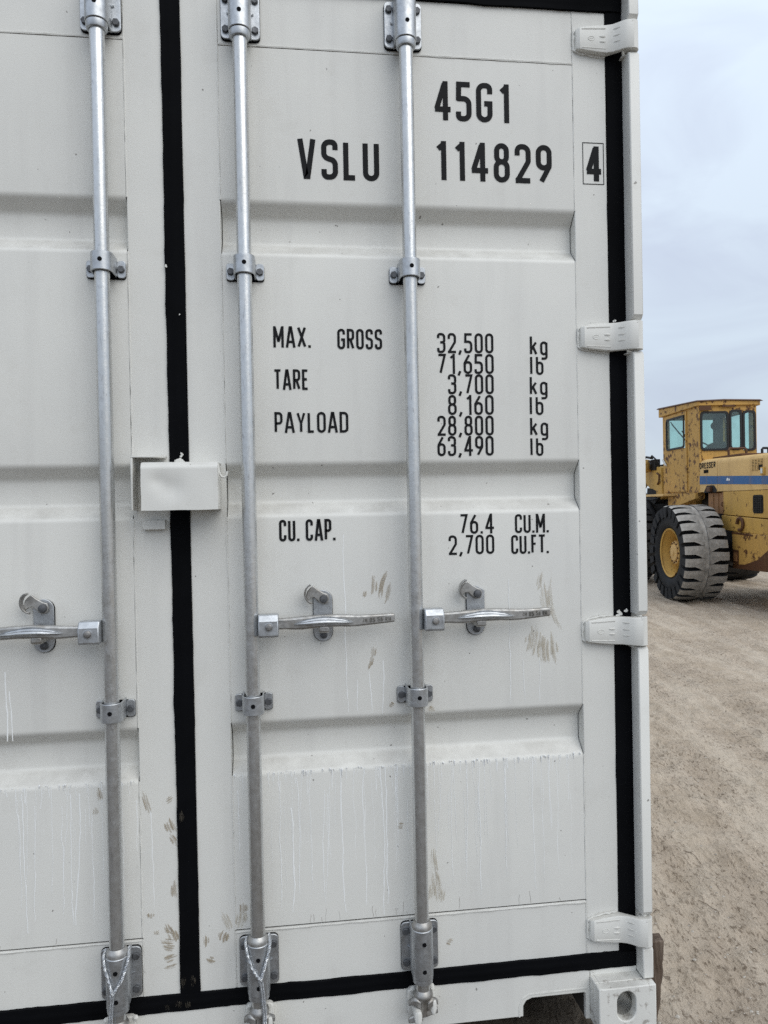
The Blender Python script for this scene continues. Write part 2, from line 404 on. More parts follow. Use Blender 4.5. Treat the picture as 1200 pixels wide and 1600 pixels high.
# ------------------------------------------------------------------ stencil letters drawn as ribbons
G = {
 '0': (.42, [([(0, 0), (1, 0), (1, 1), (0, 1)], 1, True)]), 'O': (.44, [([(0, 0), (1, 0), (1, 1), (0, 1)], 1, True)]),
 '1': (.34, [([(.92, -.065), (.92, 1.065)], 0, False), ([(.92, .98), (.25, .84)], 0, False)]),
 '2': (.42, [([(0, .74), (0, 1), (1, 1), (1, .56), (.06, .03)], (0, 1, 1, .6, 0), False), ([(-.17, 0), (1.15, 0)], 0, False)]),
 '3': (.42, [([(0, .78), (0, 1), (1, 1), (1, .54), (.35, .54)], 1, False), ([(.35, .54), (1, .54), (1, 0), (0, 0), (0, .22)], 1, False)]),
 '4': (.46, [([(.74, -.065), (.74, 1.065)], 0, False), ([(.66, .99), (.03, .27)], 0, False), ([(-.12, .25), (1.16, .25)], 0, False)]),
 '5': (.42, [([(1.1, 1), (.06, 1), (.02, .53)], 0, False), ([(-.1, .585), (1, .585), (1, 0), (0, 0), (0, .2)], 1, False)]),
 '6': (.42, [([(0, 0), (1, 0), (1, .6), (0, .6)], 1, True), ([(0, .3), (0, .56), (.72, 1)], .8, False)]),
 '9': (.42, [([(0, .4), (1, .4), (1, 1), (0, 1)], 1, True), ([(1, .7), (1, .44), (.28, 0)], .8, False)]),
 '7': (.42, [([(0, 1), (1, 1), (.3, 0)], 0, False)]),
 '8': (.42, [([(0, 0), (1, 0), (1, .53), (0, .53)], 1, True), ([(.06, .53), (.94, .53), (.94, 1), (.06, 1)], 1, True)]),
 'G': (.44, [([(1, .76), (1, 1), (0, 1), (0, 0), (1, 0), (1, .47), (.5, .47)], (0, 1, 1, 1, 1, 0, 0), False)]),
 'C': (.42, [([(1, .74), (1, 1), (0, 1), (0, 0), (1, 0), (1, .26)], 1, False)]),
 'S': (.42, [([(1, .78), (1, 1), (0, 1), (0, .56), (1, .47), (1, 0), (0, 0), (0, .22)], 1, False)]),
 'V': (.46, [([(0, 1.06), (.43, 0), (.57, 0), (1, 1.06)], 0, False)]), 'L': (.36, [([(0, 1), (0, 0), (1, 0)], 0, False)]),
 'U': (.42, [([(0, 1), (0, 0), (1, 0), (1, 1)], 1, False)]), 'M': (.54, [([(0, -.06), (0, 1.06)], 0, False), ([(1, -.06), (1, 1.06)], 0, False), ([(.04, 1), (.47, .3), (.53, .3), (.96, 1)], 0, False)]),
 'A': (.48, [([(-.04, -.06), (.42, 1), (.58, 1), (1.04, -.06)], 0, False), ([(.2, .24), (.8, .24)], 0, False)]),
 'X': (.46, [([(0, 0), (1, 1)], 0, False), ([(0, 1), (1, 0)], 0, False)]),
 'R': (.42, [([(0, 0), (0, 1), (1, 1), (1, .48), (0, .48)], (0, 0, 1, 1, 0), False), ([(.45, .48), (1, 0)], 0, False)]),
 'P': (.40, [([(0, 0), (0, 1), (1, 1), (1, .45), (0, .45)], (0, 0, 1, 1, 0), False)]),
 'T': (.40, [([(-.16, 1), (1.16, 1)], 0, False), ([(.5, 1), (.5, 0)], 0, False)]),
 'E': (.38, [([(1, 1), (0, 1), (0, 0), (1, 0)], 0, False), ([(0, .52), (.85, .52)], 0, False)]),
 'F': (.36, [([(1, 1), (0, 1), (0, 0)], 0, False), ([(0, .52), (.85, .52)], 0, False)]),
 'Y': (.44, [([(0, 1), (.5, .42), (1, 1)], 0, False), ([(.5, .42), (.5, 0)], 0, False)]),
 'D': (.44, [([(0, 0), (1, 0), (1, 1), (0, 1)], (0, 1, 1, 0), True)]),
 'H': (.42, [([(0, 0), (0, 1)], 0, False), ([(1, 0), (1, 1)], 0, False), ([(0, .5), (1, .5)], 0, False)]),
 'k': (.40, [([(0, 0), (0, 1)], 0, False), ([(.95, .66), (.05, .27)], 0, False), ([(.38, .42), (1, 0)], 0, False)]),
 'l': (.11, [([(.5, 0), (.5, 1)], 0, False)]),
 'b': (.40, [([(0, .1), (0, 1)], 0, False), ([(0, 0), (1, 0), (1, .66), (0, .66)], 1, True)]),
 'g': (.40, [([(0, 0), (1, 0), (1, .66), (0, .66)], 1, True), ([(1, .66), (1, -.26), (.05, -.26)], (0, .8, 0), False)]),
 ',': (.17, [([(1.1, .09), (-.4, -.15)], 0, False)]), '.': (.12, [([(.5, -.06), (.5, .07)], 0, False)]), ' ': (.18, []),
}
def fillet(pts, rad, closed):
    n = len(pts); out = []
    for i, p in enumerate(pts):
        r = rad[i]
        if r <= 0 or (not closed and i in (0, n - 1)): out.append(p); continue
        a, b = pts[i - 1], pts[(i + 1) % n]
        va = Vector((a[0] - p[0], a[1] - p[1])); vb = Vector((b[0] - p[0], b[1] - p[1])); la, lb = va.length, vb.length
        if la < 1e-9 or lb < 1e-9: out.append(p); continue
        va /= la; vb /= lb; ang = va.angle(vb)
        d = min(r / math.tan(ang / 2), la * .499, lb * .499); rr = d * math.tan(ang / 2)
        cdir = (va + vb).normalized(); c = Vector(p) + cdir * (rr / math.sin(ang / 2))
        s0 = Vector(p) + va * d - c; s1 = Vector(p) + vb * d - c; tot = s0.angle_signed(s1) if rr > 1e-9 else 0
        k = 7
        for j in range(k + 1):
            t = -tot * j / k
            out.append((c.x + s0.x * math.cos(t) - s0.y * math.sin(t), c.y + s0.x * math.sin(t) + s0.y * math.cos(t)))
    return out
def ribbon(mb, pts, t, closed, to3, d0, d1):
    P = [Vector(p) for p in pts]
    P = [p for i, p in enumerate(P) if i == 0 or (p - P[i - 1]).length > 1e-6]
    if closed and (P[0] - P[-1]).length < 1e-6: P.pop()
    n = len(P); Lf = []; Rt = []
    for i, p in enumerate(P):
        if closed or 0 < i < n - 1:
            a = (p - P[i - 1]).normalized(); b = (P[(i + 1) % n] - p).normalized()
        elif i == 0: a = b = (P[1] - p).normalized()
        else: a = b = (p - P[i - 1]).normalized()
        na = Vector((-a.y, a.x)); nb = Vector((-b.y, b.x)); m = na + nb
        m = m.normalized() if m.length > 1e-6 else na
        k = min(1 / max(m.dot(na), .3), 2.6) * t / 2
        Lf.append(p + m * k); Rt.append(p - m * k)
    v = []
    for d in (d0, d1):
        v += [to3(q.x, q.y, d) for q in Lf] + [to3(q.x, q.y, d) for q in Rt]
    f = []
    for i in range(n if closed else n - 1):
        j = (i + 1) % n
        f += [(i, j, n + j, n + i), (2 * n + i, 3 * n + i, 3 * n + j, 2 * n + j), (i, 2 * n + i, 2 * n + j, j), (n + i, n + j, 3 * n + j, 3 * n + i)]
    if not closed: f += [(0, n, 3 * n, 2 * n), (n - 1, 2 * n - 1 + 0, 4 * n - 1, 3 * n - 1)]
    mb.add(v, f)
def lettering(s, x0, x1, z0, z1, t, to3, depth, gap=.17, space=None, bold_x=1.0):
    """text whose ink spans x0..x1 and whose capitals span z0..z1; t = stroke as a share of the height."""
    mb = MB(); H = z1 - z0
    adv = [(G[ch][0] if not (ch == ' ' and space) else space) for ch in s]
    tot = sum(adv) + gap * (len(s) - 1); kx = (x1 - x0) / tot; x = x0
    for ch, w in zip(s, adv):
        W = w * kx; T = t * H
        for si, (pts, r, closed) in enumerate(G[ch][1]):
            q = [(x + T / 2 + p[0] * (W - T), z0 + T / 2 + p[1] * (H - T)) for p in pts]
            rr = [(r[i] if isinstance(r, tuple) else r) * (W - T) / 2 for i in range(len(q))]
            ribbon(mb, fillet(q, rr, closed), T, closed, to3, depth + si * .00006, depth * .1)
        x += W + gap * kx
    return mb

# ------------------------------------------------------------------ ground
GZ = -.124
def vnoise(X, Y, seed):
    def h(i, j):
        a = np.sin(i * 127.1 + j * 311.7 + seed * 74.7) * 43758.5453
        return a - np.floor(a)
    xi = np.floor(X); yi = np.floor(Y); xf = X - xi; yf = Y - yi
    u = xf * xf * (3 - 2 * xf); w = yf * yf * (3 - 2 * yf)
    return (h(xi, yi) * (1 - u) + h(xi + 1, yi) * u) * (1 - w) + (h(xi, yi + 1) * (1 - u) + h(xi + 1, yi + 1) * u) * w - .5
def ground_height(X, Y):
    c, s = math.cos(R(80)), math.sin(R(80))
    A = X * c + Y * s; B = -X * s + Y * c            # A runs along the wheel tracks
    z = .030 * vnoise(A * .4, B * 1.3, 1) + .034 * vnoise(A * .7, B * 4.0, 2) + .026 * vnoise(A * 1.9, B * 9, 3)
    z += .060 * np.clip(vnoise(A * .55, B * 6.5, 21) - .22, 0, 1) + .05 * np.clip(vnoise(A * 1.6, B * 13, 22) - .25, 0, 1)
    z += .018 * vnoise(X * 11, Y * 11, 4) + .016 * vnoise(A * 16, B * 27, 5) + .012 * vnoise(A * 30, B * 49, 6)
    cl = vnoise(X * 17, Y * 17, 8) + .6 * vnoise(X * 39, Y * 39, 9)
    z += .020 * np.clip(cl - .28, 0, 1) * (0.4 + 1.6 * np.clip(vnoise(X * 1.3, Y * 1.3, 12) + .3, 0, 1))
    return z
def axis_pts(*segs):
    out = []
    for a, b, st in segs: out += list(np.arange(a, b, st))
    return np.array(out + [segs[-1][1]])
gx = axis_pts((-400, -20, 38), (-20, -2, 3), (-2, .9, .15), (.9, 3.6, .018), (3.6, 9.0, .04), (9.0, 12, .4), (12, 30, 3), (30, 430, 40))
gy = axis_pts((-60, -4, 8), (-4, -.6, .2), (-.6, 4.2, .018), (4.2, 9, .03), (9, 16, .06), (16, 30, 1.4), (30, 800, 70))
XX, YY = np.meshgrid(gx, gy)
ZZ = GZ + ground_height(XX, YY) * np.clip(1.2 - np.hypot(XX - 4, YY - 5) / 40, 0, 1)
gm = bpy.data.meshes.new('ground')
nx, ny = len(gx), len(gy)
idx = np.arange(nx * ny).reshape(ny, nx)
quads = np.stack([idx[:-1, :-1], idx[:-1, 1:], idx[1:, 1:], idx[1:, :-1]], -1).reshape(-1, 4)
gm.vertices.add(nx * ny); gm.vertices.foreach_set('co', np.stack([XX, YY, ZZ], -1).astype(np.float32).ravel())
gm.loops.add(quads.size); gm.loops.foreach_set('vertex_index', quads.ravel().astype(np.int32))
gm.polygons.add(len(quads)); gm.polygons.foreach_set('loop_start', np.arange(0, quads.size, 4, dtype=np.int32))
gm.update(calc_edges=True); gm.polygons.foreach_set('use_smooth', np.ones(len(quads), bool))
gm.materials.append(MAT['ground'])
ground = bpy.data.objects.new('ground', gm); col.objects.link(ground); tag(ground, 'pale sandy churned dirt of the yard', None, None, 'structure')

# ------------------------------------------------------------------ container
CX = .01                                  # the middle of the door seam
box = tag(empty('shipping_container', loc=(0, 0, 0)), 'white steel shipping container with closed doors and galvanized lock rods', 'container')
def sx(x, s): return CX + s * x           # x from the seam's middle; s = +1 right half, -1 left half
def xr(a, b, s):
    p, q = sx(a, s), sx(b, s); return (min(p, q), max(p, q))

# corrugated panel profile (y, z): three pressed-in channels
def panel_profile():
    pts = [(0, .3225)]
    for T in (.8435, 1.4965, 2.157):
        b0, b1, t1, t0 = T - .1305, T - .0975, T - .033, T
        c = [(0, b0), (.034, b1), (.034, t1), (0, t0)]
        for i, p in enumerate(c):
            prev = pts[-1] if i == 0 else c[i - 1]; nxt = c[i + 1] if i < 3 else (0, t0 + .2)
            a = (Vector(prev) - Vector(p)).normalized(); b = (Vector(nxt) - Vector(p)).normalized(); d = .009
            p0 = Vector(p) + a * d; p1 = Vector(p) + b * d
            for k in range(5):
                t = k / 4; q = p0 * (1 - t) ** 2 + Vector(p) * 2 * t * (1 - t) + p1 * t * t; pts.append((q.x, q.y))
    pts.append((0, 2.5438)); return pts
PROF = panel_profile()

def wave(x, z): return .0005 * math.sin(x * 9 + z * 3.1) * math.sin(z * 5.3 + x * 2)
def make_door(s):
    d = empty('door', box)
    x0, x1 = xr(.1152, 1.0358, s)
    # panel with gentle waviness so its reflections are not dead flat
    nu = 40; mb = MB(); vs = []; fs = []
    for j, (y, z) in enumerate(PROF):
        for i in range(nu + 1):
            x = x0 + (x1 - x0) * i / nu
            vs.append((x, y + wave(x, z), z))
    n = nu + 1
    for j in range(len(PROF) - 1):
        for i in range(nu): fs.append((j * n + i, j * n + i + 1, (j + 1) * n + i + 1, (j + 1) * n + i))
    mb.add(vs, fs); mb.build('panel', 'paint', d, sharp=60)
    # back of the panel, so that the joint round it reads dark
    MB().box(x0 - .02, x1 + .02, .047, .055, .2, 2.66).build('backing_sheet', 'under', d)
    for a, b in ((.023, .1132), (1.0378, 1.129)):
        p, q = xr(a, b, s); MB().box(p, q, 0, .046, .173, 2.688).build('stile', 'paint', d, bevel=.0025)
    p, q = xr(.1142, 1.0368, s)
    MB().box(p, q, .0008, .046, .173, .3186).build('rail', 'paint', d, bevel=.002)
    MB().box(p, q, .0008, .046, 2.5465, 2.688).build('rail', 'paint', d, bevel=.002)
    # wobbly weld and sealant beads
    def bead(path, r):
        st = []
        for (ax, az), (bx, bz) in zip(path[:-1], path[1:]):
            L_ = math.hypot(bx - ax, bz - az); k = max(2, int(L_ / .02))
            for i in range(k):
                t = i / k; st.append((ax + (bx - ax) * t + random.gauss(0, .0004), .0012 + random.gauss(0, .0003), az + (bz - az) * t + random.gauss(0, .0004)))
        st.append((path[-1][0], .0012, path[-1][1]))
        MB().tube(st, [r * random.uniform(.75, 1.25) for _ in st], 6).build('weld_seam', 'paint', d)
    for xx in (.1138, 1.0372):
        X = sx(xx + (-.0009 if xx < .5 else .0009), s); segs = [.3215] + sum([[T - .132, T + .002] for T in (.8435, 1.4965, 2.157)], []) + [2.549]
        for k in range(0, len(segs), 2): bead([(X, segs[k]), (X, segs[k + 1])], .0025)
        bead([(X, .176), (X, .318)], .0018); bead([(X, 2.549), (X, 2.686)], .0018)
    bead([(sx(.114, s), 2.5478), (sx(1.037, s), 2.5474)], .0032)
    bead([(sx(.114, s), .3140), (sx(1.037, s), .3136)], .0024)
    # ragged overspray edge where paint meets rubber
    return d
door_r = make_door(1); door_r['label'] = 'right door with black lettering and weight table'
door_l = make_door(-1); door_l['label'] = 'left door, cut off by the picture edge'

# lettering on the right door
to_door = lambda x, z, dd: (x, -dd, z)
for s, x0, x1, z0, z1, t, gap in (
        ('45G1', .672, .874, 2.383, 2.485, .13, .13), ('VSLU', .318, .526, 2.219, 2.321, .13, .14), ('114829', .669, .986, 2.228, 2.330, .13, .14),
        ('4', 1.0795, 1.1245, 2.238, 2.334, .15, .2),
        ('MAX.', .248, .342, 1.791, 1.845, .115, .11), ('GROSS', .410, .525, 1.788, 1.840, .115, .11), ('TARE', .248, .335, 1.684, 1.736, .115, .10),
        ('PAYLOAD', .247, .434, 1.575, 1.628, .115, .11),
        ('32,500', .669, .819, 1.780, 1.832, .115, .12), ('kg', .918, .966, 1.776, 1.828, .115, .16),
        ('71,650', .669, .819, 1.726, 1.778, .115, .12), ('lb', .918, .954, 1.724, 1.774, .115, .2),
        ('3,700', .696, .818, 1.673, 1.725, .115, .12), ('kg', .916, .964, 1.671, 1.721, .115, .16),
        ('8,160', .695, .817, 1.619, 1.671, .115, .12), ('lb', .915, .952, 1.618, 1.668, .115, .2),
        ('28,800', .666, .816, 1.565, 1.617, .115, .12), ('kg', .915, .964, 1.563, 1.613, .115, .16),
        ('63,490', .665, .815, 1.512, 1.564, .115, .12), ('lb', .915, .950, 1.510, 1.559, .115, .2),
        ('CU. CAP.', .253, .395, 1.300, 1.355, .115, .10), ('76.4', .720, .812, 1.308, 1.360, .115, .12), ('CU.M.', .869, .961, 1.307, 1.357, .115, .10),
        ('2,700', .690, .812, 1.254, 1.305, .115, .12), ('CU.FT.', .858, .960, 1.252, 1.302, .115, .09)):
    o = lettering(s, x0, x1, z0, z1, t, to_door, .0012, gap).build('lettering', 'ink', door_r, merge=False)
    o['label'] = 'black letters reading ' + s.strip() if len(s) > 1 else 'black check digit 4'
fr = MB()
for q in ((1.0715, 1.0733, 2.231, 2.342), (1.1287, 1.1305, 2.231, 2.342), (1.0733, 1.1287, 2.231, 2.2328), (1.0733, 1.1287, 2.3402, 2.342)):
    fr.box(q[0], q[1], -.0009, .0001, q[2], q[3])
fr.build('lettering_frame', 'ink', door_r)

# dried runs of pale paint and water, thin raised ribbons down the sheet
DR = [(.415, 1.314, .858, 1.6), (.444, .94, .856, 1.2), (.476, .958, .851, 1.3), (.511, .986, .846, 1.5), (.85, 1.186, .856, 1.2), (.883, .973, .858, 1), (.93, .971, .86, 1), (-.41, .999, .83, 2), (-.402, .952, .83, 1.8), (.269, .621, .355, 2.2), (.284, .697, .395, 1.2), (.242, .692, .366, 1.3), (.316, .671, .408, 1), (.355, .66, .389, 1.3), (.363, .651, .372, 1), (.395, .715, .344, 1.8), (.456, .711, .355, 1.5), (.496, .709, .327, 1.9), (.514, .711, .355, 1.8), (.686, .713, .395, 1), (.729, .702, .391, 1.2), (.76, .71, .355, 1.4), (.137, .674, .521, 1.2), (-.379, .701, .357, 1.8), (-.353, .668, .386, 1.5), (-.286, .663, .395, 1.2), (-.267, .693, .37, 1.7), (-.246, .692, .368, 2), (-.217, .642, .373, 1.2), (-.11, .667, .539, 1.4), (-.078, .641, .393, 1.6), (-.313, .681, .445, 1), (-.39, .686, .42, 1), (.833, .71, .40, 1), (.903, .71, .36, 1.2), (.97, .71, .406, 1)]
def run_ribbon(mb, x, za, zb, w):
    n = max(4, int((za - zb) / .014)); xs = x; L_ = []; R_ = []
    for i in range(n + 1):
        t = i / n; xs += random.gauss(0, .0010) + .0004 * math.sin(i * .6 + x * 50)
        hw = .00095 * w * (.5 + .55 * random.random()) * (1 if t < .93 else .6)
        z = za + (zb - za) * t
        y = -.0002 + wave(xs, z)
        L_.append((xs - hw, y, z)); R_.append((xs + hw, y, z))
    C_ = [((a[0] + b[0]) / 2, a[1] - .00018, a[2]) for a, b in zip(L_, R_)]
    for A, B in ((L_, C_), (C_, R_)):
        o = len(mb.v); mb.add(A + B, [(i, i + 1, len(A) + i + 1, len(A) + i) for i in range(len(A) - 1)])
for s, d in ((1, door_r), (-1, door_l)):
    mb = MB()
    for q in DR:
        if (q[0] > 0) == (s > 0): run_ribbon(mb, *q)
    for _ in range(46):
        x = random.uniform(*xr(.125, 1.02, s)); za = .7138 if random.random() < .6 else random.uniform(.60, .705); run_ribbon(mb, x, za, max(.335, za - random.uniform(.05, .28)), random.uniform(.5, .95))
    for _ in range(75):
        x = random.uniform(*xr(.125, 1.02, s)); run_ribbon(mb, x, .7145, .7145 - .008 - random.expovariate(1 / .02), random.uniform(.7, 1.5))
    tag(mb.build('dried_run', 'run', d, merge=False), kind='stuff')
    mb = MB()   # short dirty drips caught just above the lower joint
    for _ in range(15):
        x = random.uniform(*xr(.13, 1.02, s)); run_ribbon(mb, x, .326 + random.uniform(.006, .035), .324, random.uniform(.5, 1.1))
    tag(mb.build('dirty_drip', 'mudline', d, merge=False), kind='stuff')
    mb = MB()   # droplets hanging along the lip of the lowest channel
    x = min(xr(.12, 1.03, s))
    while x < max(xr(.12, 1.03, s)):
        r = random.uniform(.0008, .0025); z = .7148 + random.gauss(0, .0016)
        mb.lathe([(r * .2, -r * random.choice((1.5, 2, 3, 5, 8))), (r * .8, -r * .8), (r, 0), (r * .7, r * .7), (r * .1, r)], (x, -.0006, z), (0, 0, 1), 6)
        x += .003 + random.expovariate(1 / .017)
    tag(mb.build('droplet', 'drop', d), kind='stuff')

# mud smears
SM = [(.493, 1.18, .0069, .0396, 5), (.512, 1.183, .0069, .043, 15), (.529, 1.161, .0052, .0396, 15), (.468, 1.161, .0052, .0103, 10), (.966, 1.106, .0062, .0946, -12), (.948, 1.123, .0138, .0774, -8), (.934, 1.183, .0069, .0344, 15), (.917, 1.022, .0241, .0447, 10), (.943, .996, .0206, .0413, 0), (.969, 1.003, .0103, .0516, -5), (-.198, .686, .0069, .0241, -8), (-.208, .645, .0069, .012, 10), (-.088, .662, .0069, .0413, -15), (-.031, .663, .0155, .0069, -30), (-.031, .596, .012, .0275, -20), (-.025, .565, .0069, .0206, -30), (-.025, .436, .0069, .0275, 0), (-.041, .338, .0086, .0172, -30), (-.029, .324, .012, .0241, -20), (-.043, .309, .0206, .0069, 10), (-.037, .291, .0189, .0086, 15), (-.038, .265, .0224, .0086, -15), (-.036, .244, .0204, .0052, -12), (-.069, .333, .0069, .0069, 0), (-.082, .377, .0086, .0086, 0), (.104, .345, .0086, .0413, -20), (.094, .31, .0138, .0172, 20), (.139, .35, .0138, .0275, 10), (.145, .377, .0103, .0172, 0), (.636, .457, .0069, .0516, -5), (.643, .389, .0103, .0516, -8), (.631, .382, .0086, .0344, 5), (.654, .363, .0086, .0241, 10), (.55, .555, .0103, .0086, 0), (.674, .242, .0103, .0086, 30), (.636, .855, .0138, .0069, 30), (.532, .871, .0086, .0069, 30), (.062, .251, .0138, .0086, 20), (.051, .301, .0069, .0172, 0), (.488, 1.01, .0069, .0172, 10), (.481, .983, .0052, .0206, 15)]
def smear(x, z, a, b, ang, mat, parent, y=-.0009):
    """a dab of mud wiped along its length: a bundle of thin overlapping strokes."""
    if b < a: a, b, ang = b, a, ang + 90
    c, s_ = math.cos(R(-ang)), math.sin(R(-ang)); vs = []; fs = []; ed = []
    n = max(3, int(a / .0028)); cv = random.uniform(-.25, .25)
    for k in range(n):
        u0 = a * (2 * (k + .5) / n - 1) + random.gauss(0, a * .08); ext = math.sqrt(max(.05, 1 - (u0 / a) ** 2)) if abs(u0) < a else .3
        l0 = -b * ext * random.uniform(.55, 1.08); l1 = b * ext * random.uniform(.55, 1.08); w = a / n * random.uniform(.8, 1.7) + .0004; st = random.uniform(.35, .95)
        m = 9; o = len(vs); yy = y - .00003 * k
        for i in range(m + 1):
            t = i / m; l = l0 + (l1 - l0) * t; ww = w * (math.sin(PI * min(1, t * 1.0 + .04)) ** .5) * random.uniform(.8, 1.15); bend = cv * l * l / b + random.gauss(0, .0002)
            for e in (-1, 0, 1):
                u = u0 + e * ww + bend
                vs.append((x + u * c - l * s_, yy, z + u * s_ + l * c)); ed.append(st * (1 if e == 0 else .0) * (0 if i in (0, m) else 1))
        for i in range(m):
            for e in (0, 1): q = o + i * 3 + e; fs.append((q, q + 1, q + 4, q + 3))
    me = bpy.data.meshes.new('mud_smear'); me.from_pydata(vs, [], fs); at = me.attributes.new('edge', 'FLOAT', 'POINT'); at.data.foreach_set('value', ed)
    me.materials.append(MAT[mat]); o = bpy.data.objects.new('mud_smear', me); col.objects.link(o); o.parent = parent
for q in SM: smear(*q, 'film' if q[0] > .9 or (.6 < q[0] < .66) or q[2] * q[3] > 3.5e-4 else 'mud', door_r if q[0] > 0 else door_l)

# black door rubber; its painted border is uneven
def rubber(a, b, axis, c0, c1, parent=box, y0=-.0035, amp=.0011):
    """strip from c0..c1 across, a..b along (axis 'z' or 'x'), with two shallow ribs."""
    n = int(abs(b - a) / .012); loops = []
    w0 = w1 = 0
    for i in range(n + 1):
        t = a + (b - a) * i / n
        w0 = .86 * w0 + random.gauss(0, amp * .5); w1 = .86 * w1 + random.gauss(0, amp * .5)
        l, h = c0 + w0, c1 + w1; W = c1 - c0
        pr = [(l, .03), (l, y0), (l + W * .18, y0 - .0004), (l + W * .30, y0 - .0001), (l + W * .36, y0 - .0008), (l + W * .62, y0 - .0008), (l + W * .68, y0 - .0001), (l + W * .82, y0 - .0004), (h, y0), (h, .03)]
        loops.append([(p, y, t) if axis == 'z' else (t, y, p) for p, y in pr])
    return MB().loft(loops).build('door_gasket', 'rubber', parent, sharp=25)
rubber(.148, 2.715, 'z', CX - .023, CX + .023, y0=-.0042)
for s in (1, -1):
    p, q = xr(1.1285, 1.1745, s); rubber(.1375, 2.73, 'z', p, q, y0=-.0030, amp=.0008)

rubber(CX - 1.172, CX + 1.172, 'x', .1345, .1745, y0=-.0072); rubber(CX - 1.172, CX + 1.172, 'x', 2.688, 2.733, y0=-.0072)
for x, z, a, b in ((-.045, .149, .006, .012), (-.018, .155, .008, .013), (.004, .15, .007, .011), (-.006, .21, .006, .02), (.018, .21, .006, .02), (-.001, .62, .005, .02)):
    smear(x, z, a, b, random.uniform(-10, 10), 'gmud', box, -.0102)
# flakes of paint stuck on the rubber
def flake(x, y, z, sz, k=3):
    mb = MB()
    for _ in range(k):
        pts = []; n = 9; cx, cz = x + random.gauss(0, sz * .5), z + random.gauss(0, sz * .45)
        for i in range(n):
            t = 2 * PI * i / n; r = sz * random.uniform(.35, .8); pts.append((cx + r * math.cos(t), cz + r * math.sin(t)))
        yy = y - random.uniform(0, .004); mb.prism(pts, 'y', yy - .0015, yy)
    mb.build('paint_flake', 'grimy', box)
flake(.012, -.0075, 1.507, .010, 5); flake(.016, -.0075, 1.522, .005, 3); flake(-.008, -.0075, 1.989, .0045, 2); flake(.02, -.0075, 1.868, .003, 1); flake(1.158, -.006, 1.089, .009, 4); flake(1.15, -.006, 1.867, .005, 2)

# frame round the doors
sill = MB(); xl, xh = xr(.0, 1.043, -1)[0], CX + 1.0425
poly = [(xl, .027), (.868, .027), (.868, .055), (.876, .068), (.892, .074), (1.0365, .0742), (1.040, .071), (1.040, .002), (1.0525, .002), (1.0525, .1365), (xl, .1365)]
sill.prism(poly, 'y', -.005, .010); sill.build('door_sill', 'paint', box, bevel=.002)
MB().box(1.041, 1.0424, .0105, .40, .002, .1).build('pocket_shade_plate', 'under', box)  # added dark plates stand in for the shade inside the pocket
MB().box(.85, 1.0395, .36, .40, .002, .1).build('pocket_shade_plate', 'under', box)
MB().tube([(.857, -.004, .027), (.857, -.004, .056), (.866, -.004, .075), (.884, -.004, .0845), (1.044, -.004, .0862)], .0026, 6).build('weld_seam', 'paint', box)
MB().box(CX - 1.19, CX + 1.19, -.004, .10, 2.7335, 2.89).build('door_header', 'paint', box, bevel=.003)
for s in (1, -1):
    p, q = xr(1.0437, 1.1745, s); MB().box(p, q, -.004, .095, .1172, .1372).build('sill_end', 'grimy', box, bevel=.002)
    p, q = xr(1.1745, 1.2035, s)
    MB().box(p, q, .0006, .15, .1172, 2.778).build('corner_post', 'paint', box, bevel=.002)
    # channel on the post's front, cut at each hinge
    HZ = (.244, 1.042, 1.822, 2.607)
    cuts = [.119] + [v for h in HZ for v in (h - .041, h + .042)] + [2.777]
    for k in range(0, len(cuts), 2):
        z0, z1 = cuts[k] + (.002 if k == 0 else 0), cuts[k + 1]
        if k == 0:
            poly = [(0, z0), (-.045, z0), (-.045, z1 - .006), (-.040, z1), (0, z1)]
        else:
            poly = [(0, z0), (-.036, z0), (-.045, z0 + .012), (-.045, z1 - .010), (-.038, z1), (0, z1)]
        MB().prism(poly, 'x', p, q).build('post_channel', 'paint', box, bevel=.003)

